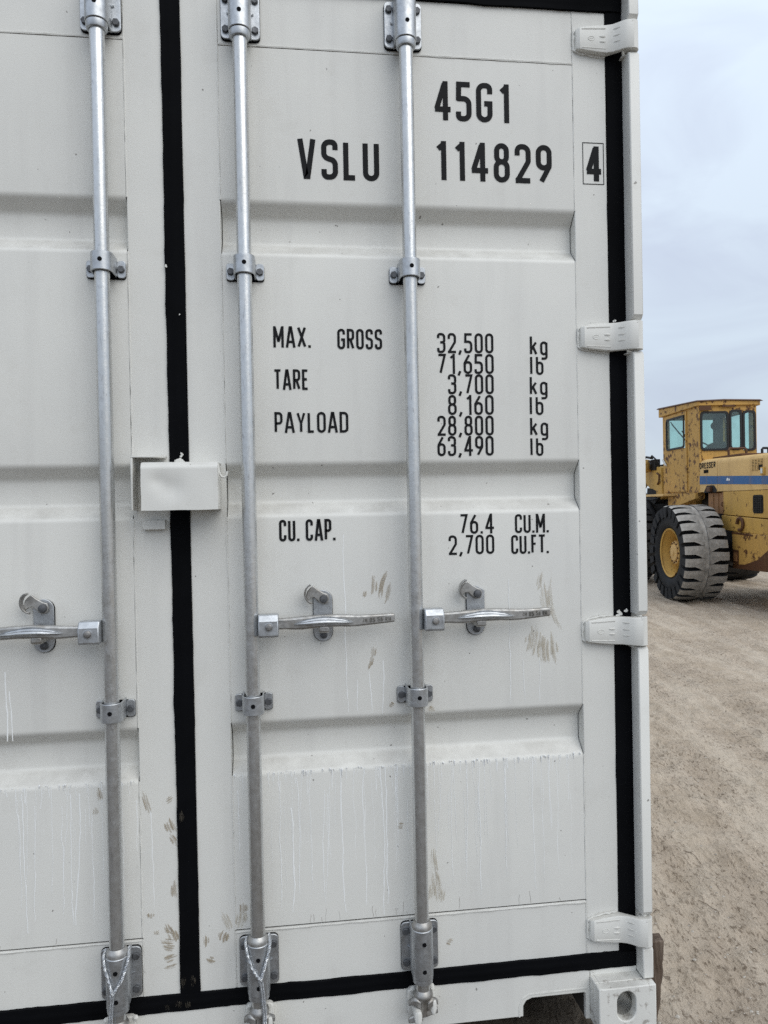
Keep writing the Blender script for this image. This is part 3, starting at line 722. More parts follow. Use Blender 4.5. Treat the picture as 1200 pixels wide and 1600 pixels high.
# hinges: cast blade, bent out to a knuckle on the post
def make_hinge():
    root = empty('hinge', box)
    secs = [(1.0525, .022, -.004), (1.0545, .0265, -.013), (1.062, .029, -.0185), (1.085, .0325, -.0195), (1.112, .0355, -.020), (1.134, .037, -.021), (1.150, .037, -.0265), (1.162, .0372, -.036), (1.173, .0376, -.0455), (1.184, .038, -.050), (1.196, .038, -.0515)]
    loops = []
    for x, h, y in secs:
        b = min(.004, h * .2); yb = 0.0 if x < 1.138 else y + .014
        loops.append([(x, yb, -h), (x, y + b, -h), (x, y + b * .3, -h + b * .3), (x, y, -h + b), (x, y, h - b), (x, y + b * .3, h - b * .3), (x, y + b, h), (x, yb, h)])
    MB().loft(loops).build('hinge_blade', 'paint', root, sharp=24)
    MB().lathe([(.0165, -.038), (.0182, -.0365), (.0182, .0365), (.0165, .038)], (1.1965, -.0333, 0), (0, 0, 1), 20).build('knuckle', 'paint', root)
    MB().lathe([(.0075, -.047), (.0075, .047)], (1.1965, -.028, 0), (0, 0, 1), 10).build('hinge_pin', 'grimy', root)
    e = MB()
    def ys(x):
        for a, b in zip(secs[:-1], secs[1:]):
            if a[0] <= x <= b[0]: return a[2] + (b[2] - a[2]) * (x - a[0]) / (b[0] - a[0])
    e.tube([(1.093 + .0088 * math.cos(2 * PI * k / 20), ys(1.093) - .0002, -.001 + .0055 * math.sin(2 * PI * k / 20)) for k in range(21)], .0007, 5)
    e.tube([(1.0885, ys(1.09) - .0002, -.001), (1.0975, ys(1.09) - .0002, -.001)], .0006, 5)
    e.build('cast_mark', 'paint', root)
    e = MB()
    e.tube([(x, ys(x) + .0004, .0235 + .0028 * (x - 1.065) / .07) for x in np.linspace(1.068, 1.132, 12)], .0018, 6)
    e.tube([(x, ys(x) + .0004, -.0245 - .0025 * (x - 1.065) / .07) for x in np.linspace(1.068, 1.132, 12)], .0016, 6)
    for z in (.005, -.0085): e.tube([(x, ys(x) + .0006, z) for x in np.linspace(1.114, 1.132, 6)], [.0008, .0022, .0028, .003, .0028, .001], 6)
    for z in (.022, .004, -.012): e.tube([(x, ys(x) + .0006, z) for x in np.linspace(1.150, 1.166, 5)], [.0006, .0018, .0022, .0018, .0006], 6)
    e.build('cast_rib', 'paint', root)
    # putty-like weld round the blade's end
    pth = [(1.135, -.0008, -.0385), (1.10, -.0012, -.0365), (1.066, -.0016, -.031), (1.051, -.0020, -.024), (1.0495, -.0022, 0), (1.0505, -.002, .022), (1.064, -.0022, .0315), (1.10, -.0022, .0375), (1.135, -.002, .040)]
    pp = []
    for a, b in zip(pth[:-1], pth[1:]):
        for i in range(4): pp.append(tuple(a[k] + (b[k] - a[k]) * i / 4 + random.gauss(0, .0006) for k in range(3)))
    MB().tube(pp, [random.uniform(.0022, .0046) for _ in pp], 6).build('weld_bead', 'grimy', root)
    MB().box(1.176, 1.2125, -.026, -.001, -.046, -.0412).build('knuckle_lug', 'grimy', root, bevel=.002)
    return root
hinge = make_hinge(); hinge.location.z = .244
for z in (1.042, 1.822, 2.607): copy_tree(hinge, box, (0, 0, z))
for z in (.244, 1.042, 1.822, 2.607): copy_tree(hinge, box, (2 * CX, 0, z), (-1, 1, 1))

# corner castings: hollow steel boxes with stadium holes
def stadium(cu, cv, hu, hv, n=10):
    r = min(hu, hv); pts = []
    for k in range(n + 1):
        t = PI * k / n; pts.append((cu + r * math.cos(t), cv + (hv - r) + r * math.sin(t)) if hv > hu else (cu + (hu - r) + r * math.sin(t), cv - r * math.cos(t)))
    for k in range(n + 1):
        t = PI + PI * k / n; pts.append((cu + r * math.cos(t), cv - (hv - r) + r * math.sin(t)) if hv > hu else (cu - (hu - r) + r * math.sin(t), cv - r * math.cos(t)))
    return pts
def make_casting():
    root = MB()
    x0, x1, y0, y1, z0, z1 = 0, .157, 0, .178, 0, .118
    root.hole_plate((x0, x1, z0, z1), stadium(.0745, .068, .0258, .0385), lambda u, v, t: (u, t, v), y0, y0 + .028)
    root.hole_plate((y0 + .028, y1, z0, z1), stadium(.10, .062, .0385, .026), lambda u, v, t: (t, u, v), x1 - .022, x1)
    root.box(x0, x0 + .012, y0 + .028, y1, z0, z1)
    root.box(x0 + .012, x1 - .022, y0 + .028, y1, z1 - .014, z1); root.box(x0 + .012, x1 - .022, y0 + .028, y1, z0, z0 + .02); root.box(x0 + .012, x1 - .022, y1 - .012, y1, z0 + .02, z1 - .014)
    return root.build('corner_casting', 'grimy', box, bevel=.0028, merge=False)
cast = make_casting(); cast.location = (CX + 1.0425, -.066, .0005)
for loc, sc in (((CX - 1.0425, -.066, .0005), (-1, 1, 1)), ((CX + 1.0425, -.066, 2.778), (1, 1, 1)), ((CX - 1.0425, -.066, 2.778), (-1, 1, 1)),
                ((CX + 1.0425, 12.2, .0005), (1, -1, 1)), ((CX - 1.0425, 12.2, .0005), (-1, -1, 1)), ((CX + 1.0425, 12.2, 2.778), (1, -1, 1)), ((CX - 1.0425, 12.2, 2.778), (-1, -1, 1))):
    c = cast.copy(); col.objects.link(c); c.location = loc; c.scale = sc
# the long body behind the doors
for s in (1, -1):
    prof = []; y = .152; k = 0
    while y < 12.0:
        prof += [(1.195, y), (1.195, y + .07), (1.163, y + .137), (1.163, y + .207)]; y += .274
    prof = [q for q in prof if q[1] < 12.05] + [(1.195, 12.08)]
    pts = [(sx(a, s), b) for a, b in prof] + [(sx(1.158 if False else 1.15, s), 12.08), (sx(1.15, s), .152)]
    MB().prism(pts, 'z', .162, 2.80).build('side_wall', 'paint', box)
    p, q = xr(1.14, 1.2, s); MB().box(p, q, .15, 12.02, .012, .1615).build('bottom_rail', 'paint', box, bevel=.004)
    MB().box(p, q, .152, 12.02, 2.801, 2.88).build('top_rail', 'paint', box, bevel=.004)
MB().box(CX - 1.138, CX + 1.138, .112, 12.05, 2.83, 2.86).build('roof_sheet', 'paint', box)
MB().box(CX - 1.138, CX + 1.138, .102, 12.05, .1, .1415).build('floor_deck', 'under', box)
MB().box(CX - 1.14, CX + 1.14, 12.085, 12.12, .02, 2.88).build('end_wall', 'paint', box)
for k in range(9):
    MB().box(CX - 1.135, CX + 1.135, .42 + k * .3, .46 + k * .3, .012, .099).build('cross_member', 'under', box)

# lock rods with their guides
RY = -.047
def hexbolt(x, z, r, y0, y1, parent, mat='bolt'):
    a0 = random.uniform(0, PI / 3)
    pts = [(x + r * math.cos(a0 + k * PI / 3), z + r * math.sin(a0 + k * PI / 3)) for k in range(6)]
    return MB().prism(pts, 'y', y0, y1).build('bolt', mat, parent, bevel=.0014)
def saddle(x, z0, z1, ro, ri, foot):
    out = [(x - ro, foot), (x - ro, RY)] + [(x - ro * math.cos(PI * k / 14), RY - ro * math.sin(PI * k / 14)) for k in range(1, 14)] + [(x + ro, RY), (x + ro, foot)]
    inn = [(x + ri, foot), (x + ri, RY)] + [(x + ri * math.cos(PI * k / 14), RY - ri * math.sin(PI * k / 14)) for k in range(1, 14)] + [(x - ri, RY), (x - ri, foot)]
    return MB().prism(out + inn, 'z', z0, z1)
def pin_hole(x, z, ro, parent):
    MB().lathe([(.0054, 0), (.0054, .002)], (x, RY - ro - .0007, z), (0, 1, 0), 14).build('pin_hole', 'hole', parent)
def guide(x, z, parent):
    g = empty('rod_guide', parent)
    for s in (-1, 1):
        a, b = sorted((x + s * .0262, x + s * .0465))
        MB().prism(rrect(a, b, z - .0215, z + .0205, .007), 'y', -.0085, -.0028).build('flange', 'galv', g, bevel=.001)
        hexbolt(x + s * .036, z - .001, .0092, -.0155, -.0086, g)
    MB().prism(rrect(x - .0468, x + .0468, z - .0235, z + .0195, .007), 'y', -.0027, -.0002).build('gasket_pad', 'rubber', g)
    saddle(x, z - .020, z + .026, .0262, .0225, -.004).build('strap', 'galv', g, bevel=.0016)
    pin_hole(x + .001, z + .004, .0262, g)
    return g
def bearing(x, top, parent):
    """large guide at a rod's end: plate, half sleeve, collar rings."""
    g = empty('rod_bearing', parent)
    z0, z1 = (2.557, 2.675) if top else (.183, .307)
    MB().prism(rrect(x - .048, x + .048, z0, z1, .011), 'y', -.009, -.0032).build('base_plate', 'galv', g, bevel=.0012)
    MB().prism(rrect(x - .0487, x + .0487, z0 - .003, z1 + .001, .012), 'y', -.0031, -.0003).build('gasket_pad', 'rubber', g)
    for sx_ in (-1, 1):
        for zz in (z0 + .0215, z1 - .0215): hexbolt(x + sx_ * .0365, zz, .0093, -.016, -.0091, g)
        MB().cyl((x + sx_ * .0285, -.0105, (z0 + z1) / 2), (x + sx_ * .033, -.012, (z0 + z1) / 2 + .003), .0022, .0012, 6).build('weld_tack', 'galv', g)
    a, b = (2.553, 2.69) if top else (.1905, .314)
    saddle(x, a, b, .0272, .023, -.0092).build('sleeve', 'galv', g, bevel=.0015)
    if top:
        pin_hole(x + .001, 2.589, .0272, g); pin_hole(x + .001, 2.66, .0272, g)
        MB().lathe([(.0185, 2.534), (.0235, 2.535), (.0252, 2.540), (.0252, 2.551)], (x, RY, 0), (0, 0, 1), 28, False).build('collar', 'galv', g)
    else:
        pin_hole(x + .001, .283, .0272, g); pin_hole(x + .001, .214, .0272, g)
        MB().lathe([(.0255, .313), (.0255, .320), (.0235, .326), (.0185, .3325)], (x, RY, 0), (0, 0, 1), 28, False).build('collar', 'forged', g)
        MB().lathe([(.0185, .177), (.0255, .178), (.0258, .188), (.0255, .192)], (x, RY, 0), (0, 0, 1), 28, False).build('collar', 'galv', g)
    return g
def cam_lock(x, s, parent):
    g = empty('cam_lock', parent)
    MB().lathe([(.0178, .157), (.0225, .150), (.0245, .145), (.0240, .139), (.0195, .133), (.0175, .118), (.0175, .094), (.012, .090)], (x, RY, 0), (0, 0, 1), 28).build('cam_collar', 'forged', g)
    # claws of the cam: two curved arms, one high left, one low right
    arm = MB()
    for sg, zc in ((-1, .126), (1, .122)):
        loops = []
        for k in range(7):
            t = k / 6; xx = x + sg * s * (.008 + .030 * t); yy = RY - .012 - .006 * math.sin(PI * t) + .016 * t; zz = zc + .010 * math.sin(PI * t) - .004 * t
            hh = .0125 * (1 - .5 * t); ww = .009 * (1 - .3 * t)
            loops.append([(xx, yy - ww, zz - hh), (xx, yy + ww, zz - hh), (xx, yy + ww, zz + hh * .6), (xx, yy, zz + hh), (xx, yy - ww, zz + hh * .6)])
        arm.loft(loops)
    for sg, zc, ln in ((-1, .096, .036), (1, .106, .032)):
        loops = []
        for k in range(6):
            t = k / 5; xx = x + sg * s * (.004 + ln * t); yy = RY - .010 + .004 * t; zz = zc - (.012 * t if sg < 0 else .002 * t)
            hh = .011 * (1 - .45 * t); ww = .0085 * (1 - .25 * t)
            loops.append([(xx, yy - ww, zz - hh), (xx, yy + ww, zz - hh), (xx, yy + ww, zz + hh), (xx, yy - ww * .6, zz + hh)])
        arm.loft(loops)
    arm.build('cam_claw', 'forged', g, bevel=.0025)
    return g
def keeper(x, s, parent):
    g = empty('cam_keeper', parent)
    b = MB(); b.prism(rrect(x - .036, x + .034, .070, .142, .012), 'y', -.020, -.0056); b.build('keeper_plate', 'paint', g, bevel=.003)
    for xx, za, zb, w in ((x - .0175 * s, .083, .118, .0095), (x + .024 * s, .098, .134, .008)):
        loops = []
        for k, (z, q) in enumerate(((za, .45), (za + .006, .85), (za + .012, 1), (zb - .012, 1), (zb - .004, .85), (zb, .5))):
            loops.append([(xx - w * q, -.0205, z), (xx - w * q, -.076 if xx < x else -.062, z), (xx, -.080 if xx < x else -.066, z), (xx + w * q, -.076 if xx < x else -.062, z), (xx + w * q, -.0205, z)])
        MB().loft(loops).build('keeper_lug', 'paint', g, bevel=.002)
    pts = [(x + random.uniform(-.036, .036), -.0205, .138 + random.gauss(0, .004)) for _ in range(7)]
    e = MB()
    for p in pts: e.lathe([(.002, -.003), (.006, -.001), (.007, .002), (.002, .006)], p, (0, -1, .3), 7)
    e.build('weld_blob', 'paint', g)

RODS = [(-.573, -1), (-.154, -1), (.182, 1), (.593, 1)]
for x, s in RODS:
    n = 24; zs = [.150, .155] + list(np.linspace(.2, 2.66, 20)) + [2.70]
    MB().loft([[(x + .0178 * math.cos(2 * PI * k / 28), RY + .0178 * math.sin(2 * PI * k / 28), z) for k in range(28)] for z in zs]).build('lock_rod', 'rod', box)
    guide(x, 1.978, box); guide(x, .899, box); bearing(x, True, box); bearing(x, False, box); cam_lock(x, s, box); keeper(x, s, box)

# handles
def make_handle(xr0, s, dcatch, tip, bolt_round):
    """built pointing right from a rod at x = 0, then mirrored for s = -1."""
    X = lambda v: xr0 + s * v
    h = empty('door_handle', box)
    # clevis on the rod
    pro = [(-.030, 1.070), (-.079, 1.070), (-.083, 1.074), (-.083, 1.110), (-.072, 1.125), (-.050, 1.1255), (-.030, 1.122)]
    a, b = sorted((X(.0172), X(.066)))
    m = MB(); m.prism(pro, 'x', a, b); m.build('hub', 'galv', h, bevel=.0035, seg=3)
    m = MB(); m.lathe([(.0085, 0), (.0085, .0025), (.006, .0055), (.001, .0062)], (X(.043), -.0828, 1.096), (0, -1, 0), 16); m.build('pivot_pin', 'pin', h)
    m = MB(); m.lathe([(.0118, 0), (.0118, .0006), (.0095, .0009)], (X(.043), -.0829, 1.096), (0, -1, 0), 20, False); m.build('pin_rim', 'galv', h)
    # bar, forged: grip in the middle, flat paddle at the end
    secs = [(.060, 1.0995, .0135, -.056, .007), (.080, 1.0995, .0135, -.056, .007), (.105, 1.0992, .0150, -.056, .0075), (.125, 1.1000, .0160, -.057, .008), (.170, 1.1030, .0155, -.0585, .008), (.215, 1.1030, .0150, -.058, .008),
            (.240, 1.1012, .0150, -.056, .0075), (.262, 1.1000, .0140, -.053, .006), (.30, 1.1012, .0125, -.051, .0055), (tip - .01, 1.1034, .0112, -.050, .0052), (tip - .003, 1.1036, .0108, -.050, .005), (tip, 1.1037, .0085, -.050, .004)]
    loops = []
    for d, z, hh, y, w in secs:
        c = hh * .25
        loops.append([(X(d), y + w, z - hh), (X(d), y - w * .5, z - hh), (X(d), y - w, z - hh + c), (X(d), y - w, z + hh - c), (X(d), y - w * .5, z + hh), (X(d), y + w, z + hh)])
    MB().loft(loops).build('handle_bar', 'forged', h, bevel=.0015, sharp=30)
    # lens-shaped ridge standing out of the bar
    loops = []
    for k in range(13):
        t = k / 12; d = .104 + .146 * t; q = math.sin(PI * t) ** .7 if 0 < t < 1 else .03
        z = 1.0985 + .006 * math.sin(PI * t)
        loops.append([(X(d), -.060, z - .0065 * q), (X(d), -.0655 - .009 * q, z - .0062 * q), (X(d), -.0665 - .012 * q, z - .002 * q), (X(d), -.0655 - .011 * q, z + .002 * q), (X(d), -.064 - .004 * q, z + .0035 * q), (X(d), -.0635 - .003 * q, z + .0075 * q), (X(d), -.064 - .0055 * q, z + .0105 * q), (X(d), -.060, z + .0125 * q)])
    MB().loft(loops).build('grip_ridge', 'galv', h, sharp=50)
    # raised letters on the paddle
    if s > 0:
        base = lettering('RH 05', X(.272), X(.305), 1.0955, 1.1065, .16, lambda x, z, dd: (x, -.0572 - dd, z), .0009, .16)
        lettering_2 = lettering('56 RH', X(.311), X(tip - .010), 1.0968, 1.1075, .16, lambda x, z, dd: (x, -.0558 - dd, z), .0009, .16)
        base.add(lettering_2.v, lettering_2.f); base.build('raised_lettering', 'embossed', h, merge=False)
    # catch plate on the door
    xc = X(dcatch); c = empty('handle_catch', box)
    poly = [(xc - .0238, 1.163), (xc - .0238, 1.068)] + [(xc - .0238 * math.cos(PI * k / 12), 1.068 - .0238 * math.sin(PI * k / 12)) for k in range(1, 12)] + [(xc + .0238, 1.068)]
    top = [(xc + .0238 * math.cos(PI * k / 12), 1.150 + .0238 * math.sin(PI * k / 12)) for k in range(0, 13)] if bolt_round else [(xc + .0238, 1.160), (xc + .006, 1.172), (xc - .010, 1.173)]
    poly = poly + top if not bolt_round else poly[1:] + top
    MB().prism(poly, 'y', -.0085, -.0028).build('catch_plate', 'galv', c, bevel=.001)
    MB().prism([(p[0] * 1.0 + (.0012 if p[0] > xc else -.0012), p[1] - .001) for p in poly], 'y', -.0027, -.0003).build('gasket_pad', 'rubber', c)
    m = MB(); m.lathe([(.0098, -.0086), (.0095, .004), (.0085, .0085), (.003, .0105)], (xc + .001, -.0086, 1.0605), (0, -1, 0), 18); m.build('bolt', 'bolt', c)
    # lower tab that the bar rests on
    m = MB(); m.prism([(-.0086, 1.094), (-.030, 1.0875), (-.060, 1.0875), (-.0665, 1.091), (-.0665, 1.0765), (-.060, 1.0735), (-.0086, 1.0735)], 'x', xc - .0125, xc + .0125); m.build('rest_tab', 'forged', c, bevel=.003)
    # swinging hook, always leaning left
    bx, bz = xc + .002, 1.153
    hk = [(bx + .0135, bz + .002), (bx + .010, bz + .012), (bx, bz + .0150), (bx - .0145, bz + .024), (bx - .026, bz + .034), (bx - .033, bz + .029), (bx - .041, bz + .020), (bx - .0445, bz + .008), (bx - .040, bz - .004), (bx - .032, bz + .003), (bx - .024, bz + .004), (bx - .012, bz - .008), (bx - .002, bz - .0145), (bx + .010, bz - .011)]
    MB().prism(hk, 'y', -.0195, -.0135).build('catch_hook', 'forged', c, bevel=.002)
    lip = MB(); loops = []
    for k in range(9):
        t = k / 8; a = R(-68 + 160 * t); px_, pz_ = bx - .027 - .0205 * math.cos(a - .3), bz + .013 + .0235 * math.sin(a - .3) * 1.05
        d_ = .020 * (.6 + .7 * t)
        nx_, nz_ = -math.cos(a - .3) * .002, math.sin(a - .3) * .002
        loops.append([(px_ - nx_, -.0165, pz_ - nz_), (px_ + nx_, -.0165, pz_ + nz_), (px_ + nx_, -.0165 - d_, pz_ + nz_ + .002), (px_ - nx_, -.0165 - d_, pz_ - nz_ + .002)])
    lip.loft(loops); lip.build('hook_lip', 'forged', c, bevel=.001, sharp=45)
    m = MB(); m.lathe([(.0105, -.0060), (.0102, .004), (.0085, .0072), (.003, .0085)], (bx, -.0196, bz), (0, -1, 0), 18); m.build('hook_bolt', 'bolt', c)
make_handle(-.154, -1, .164, .357, True)
make_handle(.182, 1, .1775, .3555, True)
make_handle(.593, 1, .1645, .350, False)
make_handle(-.573, -1, .17, .352, True)

# lock box over the seam
lb = empty('lock_box', box)
def lb_front(u, v):
    x = -.0665 + .178 * u; z = 1.3845 + .1105 * v
    d = math.exp(-(((x - .0) / .03) ** 2 + ((z - 1.437) / .026) ** 2)) * .0045 + math.exp(-(((x + .03) / .02) ** 2 + ((z - 1.455) / .018) ** 2)) * .003
    y = -.088 + d + .0003 * math.sin(x * 60 + z * 40)
    if v > .93: y += (v - .93) / .07 * .006
    return (x + .0012 * math.sin(z * 90) * (.3 if u < .05 or u > .95 else 0), y, z + .0003 * math.sin(x * 70) * (1 if v < .03 else 0))
m = MB(); m.grid(lb_front, 40, 26); fb = m.build('cover_plate', 'scuffed', lb, sharp=60)
sm_ = fb.modifiers.new('thick', 'SOLIDIFY'); sm_.thickness = .004; sm_.offset = 1
MB().box(-.0665, .1115, -.0795, -.001, 1.4955, 1.4995).build('top_plate', 'scuffed', lb, bevel=.0015)
MB().box(.1075, .1115, -.0795, -.001, 1.3845, 1.495).build('side_plate', 'scuffed', lb, bevel=.001)
MB().box(.052, .056, -.079, -.001, 1.3845, 1.495).build('web_plate', 'scuffed', lb)
m = MB(); m.tube([(.1115, -.075, 1.494), (.1125, -.076, 1.482), (.1150, -.076, 1.470), (.1200, -.076, 1.4625), (.1265, -.076, 1.4615), (.1318, -.076, 1.4665), (.1335, -.076, 1.476)], .0026, 8); m.build('hook', 'paint', lb)
m = MB(); m.tube([(.1115, -.083, 1.496), (.1118, -.084, 1.478), (.1112, -.084, 1.462)], [.002, .0035, .002], 6); m.tube([(.111, -.084, 1.44), (.1118, -.085, 1.40), (.1112, -.084, 1.386)], [.001, .0018, .001], 6); m.build('weld_bead', 'paint', lb)
br = empty('lock_box_bracket', box)
MB().prism([(-.001, 1.385), (-.062, 1.385), (-.062, 1.512), (-.001, 1.512)], 'x', -.0955, -.0905).build('side_flange', 'paint', br, bevel=.0012)
MB().prism([(-.0955, -.001), (-.0955, -.062), (-.040, -.062), (-.022, -.030), (-.022, -.001)], 'z', 1.5122, 1.5165).build('top_flange', 'paint', br, bevel=.0012)
m = MB(); m.tube([(-.088 + random.gauss(0, .001), -.002, 1.518 + random.gauss(0, .0008)) if False else (-.09 + .07 * k / 12, -.002 + random.gauss(0, .0008), 1.5185 + random.gauss(0, .001)) for k in range(13)], .003, 6); m.build('weld_bead', 'paint', br)
MB().box(-.0785, -.0245, -.019, -.0004, 1.3375, 1.361).build('stop_tab', 'paint', br, bevel=.0015)

# ------------------------------------------------------------------ wire looped round two rods
def seal_wire(name, x, label, hang):
    root = tag(empty(name, loc=(x, -.05, .15)), label, 'wire', 'seal wires on the lock rods')
    zt = .318; ro = .0300
    def base(t):                       # loop: left side, down to a meeting point, then the other side
        return t
    tw = MB()
    def strandpair(path, rad, tw_rate, name_):
        pts = [Vector(p) for p in path]; fine = []
        for a, b in zip(pts[:-1], pts[1:]):
            for i in range(10): fine.append(a.lerp(b, i / 10))
        fine.append(pts[-1])
        for _ in range(4): fine = [fine[0]] + [(fine[i - 1] + fine[i] * 2 + fine[i + 1]) / 4 for i in range(1, len(fine) - 1)] + [fine[-1]]
        s_ = 0; mb = MB(); off = [[], [], []]
        for i, p in enumerate(fine):
            if i: s_ += (p - fine[i - 1]).length
            t = (fine[min(i + 1, len(fine) - 1)] - fine[max(i - 1, 0)]).normalized(); u_ = Vector((0, 1, 0)) - t * t.y; u_.normalize(); w_ = t.cross(u_)
            for k in range(3):
                a = s_ * tw_rate + k * 2 * PI / 3; off[k].append(p + u_ * rad * math.cos(a) + w_ * rad * math.sin(a))
        for k in range(3): mb.tube(off[k], rad * 1.05, 6)
        mb.build(name_, 'galv', root, off=(-x, .05, -.15))
    mt = (x + hang * .006, RY - ro - .003, .236)
    left = [(x - ro * .9, RY + .012, .322), (x - ro, RY - .008, .316), (x - ro * .86, RY - .020, .296), (x - ro * .45, RY - .029, .262), mt]
    right = [(x + ro * .9, RY + .012, .324), (x + ro, RY - .008, .318), (x + ro * .90, RY - .020, .300), (x + ro * .55, RY - .029, .268), mt]
    strandpair(left, .0022, 420, 'wire_strand'); strandpair(right, .0022, 420, 'wire_strand')
    a = [mt, (x + hang * .010, RY - .031, .205), (x + hang * .012, RY - .030, .175), (x + hang * .014, RY - .029, .15), (x + hang * .013, RY - .034, .125), (x + hang * .006, RY - .036, .105)]
    strandpair([(p[0] - .0022, p[1], p[2]) for p in a], .0017, 420, 'wire_strand'); strandpair([(p[0] + .0026, p[1] + .001, p[2]) for p in a], .0017, 420, 'wire_strand')
seal_wire('seal_wire', -.154, 'twisted steel wire looped round the lock rod left of the black seam', -1)
seal_wire('seal_wire', .182, 'twisted steel wire looped round the first lock rod right of the black seam', 1)

# ------------------------------------------------------------------ timber beside the corner casting
tb = MB(); loops = []
for k in range(12):
    t = k / 11; z = GZ - .04 + (.112 + .04 - GZ) * t
    xr_ = 1.304 + .030 * min(1, t * 1.3) + .002 * math.sin(k * 2.3)
    j = lambda: random.gauss(0, .002)
    loops.append([(1.222 + j(), .125 + j(), z), (1.265 + j(), .119 + j(), z + (.004 if k == 11 else 0)), (xr_ - .006 + j(), .121 + j(), z + j()), (xr_ + j(), .135 + j(), z), (xr_ + .006 + j(), .165 + j(), z), (1.222, .172 + j(), z)])
tag(tb.loft(loops).build('timber_block', 'wood', None, bevel=.004, sharp=25), 'dark weathered timber block standing beside the container corner casting', 'timber')

# ------------------------------------------------------------------ wheel loader
LZ = -GZ
AZ = 0.11962
ldr = tag(empty('wheel_loader', loc=(6.1998, 8.6607, GZ), rz=PI / 2 - AZ), 'rusty yellow wheel loader with a glazed cab and blue hood stripe', 'loader')
OFF = (0, 0, LZ)       # parts below are given with heights above the container's foot; x forward, y left from the near rear wheel
def lp(mb, name, mat, parent=ldr, **k): return mb.build(name, mat, parent, off=OFF, **k)

WR, WH = .72, .31
def make_wheel():
    w = empty('wheel', ldr)
    # carcass, lathed about the axle (y)
    prof = [(.34, .17), (.36, .24), (.44, .285), (.54, .292), (.60, .262), (.628, .225), (.636, .15), (.638, 0)]
    full = prof + [(r, -t) for r, t in reversed(prof[:-1])]
    MB().lathe([(r, -t) for r, t in full], (0, 0, 0), (0, 1, 0), 60, False).build('tire', 'tire', w, sharp=50)
    b = MB(); b.lathe([(.63, -.06), (.708, -.052), (.710, .052), (.63, .06)], (0, 0, 0), (0, 1, 0), 60, False); b.build('tread_band', 'tread', w)
    # one lug, 25 to a side
    N_ = 25; lug = MB(); pitch = 2 * PI / N_
    def lugpoint(u, v, r):        # u 0..1 from middle to shoulder, v -1..1 across
        yy = .032 + .283 * u; crown = 1 - .006 * u ** 2 - .028 * max(0, u - .75) ** 2 * 16
        if r < .5: rr = (.635 if u < .8 else .655 - .12 * (u - .8) / .2)
        else: rr = .718 * crown
        zig = .045 * (min(u, .45) / .45) - .02 * max(0, u - .45) + .03 * max(0, u - .75)
        half = pitch * (.497 - .165 * min(1, max(0, u - .12) * 3.2))
        a = zig + v * half
        return (rr * math.sin(a), yy, rr * math.cos(a))
    us = [0, .15, .3, .5, .7, .88, 1.0]; vs_ = [-1, -.5, 0, .5, 1]
    loops = []
    for u in us:
        loops.append([lugpoint(u, v, 1) for v in vs_] + [lugpoint(u, v, 0) for v in reversed(vs_)])
    lug.loft(loops); me = lug.mesh('tread_lug', 30); me.materials.append(MAT['tread']); me.materials.append(MAT['tire'])
    for p in me.polygons:
        p.material_index = 0 if p.normal.z > .78 and p.center.z > .66 else 1
    for side in (1, -1):
        for k in range(N_):
            o = bpy.data.objects.new('tread_lug', me); col.objects.link(o); o.parent = w
            o.rotation_euler = (0, 2 * PI * (k + (.5 if side < 0 else 0)) / N_, 0)
            q = random.uniform(.965, 1.02); o.scale = (1, q * side, random.uniform(.992, 1.004))
    MB().lathe([(.345, .255), (.368, .268), (.372, .255), (.352, .235), (.335, .20), (.30, .14), (.285, .06), (.15, .05), (.02, .05)], (0, 0, 0), (0, 1, 0), 48, False).build('rim', 'yellow', w, sharp=30)
    MB().lathe([(.345, -.255), (.368, -.268), (.352, -.235), (.30, -.10), (.2, -.05), (.02, -.05)], (0, 0, 0), (0, 1, 0), 36, False).build('inner_rim', 'yellow', w, sharp=30)
    hb = MB(); pts = []
    for k in range(48):
        a = 2 * PI * k / 48; r = .168 + .016 * max(0, math.cos(12 * a)); pts.append((r * math.cos(a), r * math.sin(a)))
    hb.prism(pts, 'y', .05, .185); hb.lathe([(.13, .185), (.125, .205), (.05, .212), (.045, .225), (.0, .226)], (0, 0, 0), (0, 1, 0), 30)
    hb.build('hub', 'tan', w, bevel=.004, sharp=30)
    bl = MB()
    for k in range(12):
        a = 2 * PI * k / 12; bl.lathe([(.013, 0), (.013, .016)], (.15 * math.cos(a), .1855, .15 * math.sin(a)), (0, 1, 0), 6)
    for k in range(12):
        a = 2 * PI * (k + .5) / 12; bl.lathe([(.015, 0), (.015, .02)], (.235 * math.cos(a), .056, .235 * math.sin(a)), (0, 1, 0), 6)
    bl.build('wheel_nut', 'rust', w)
    return w
wheel = make_wheel(); wheel.location = (0, 0, WR - .004)
for (x, y, sc) in ((2.75, -.02, 1), (0, -2.0, -1), (2.75, -1.98, -1)):
    c = copy_tree(wheel, ldr, (x, y, WR - .004)); c.scale = (1, sc, 1)
    if x > 1:                              # the front pair gets a blacker tread
        for ch in c.children:
            if ch.name.startswith('tread'):
                ch.material_slots[0].link = 'OBJECT'; ch.material_slots[0].material = MAT['tire_worn']
HY0, HY1 = -.45, -1.55
CYM = -1.0
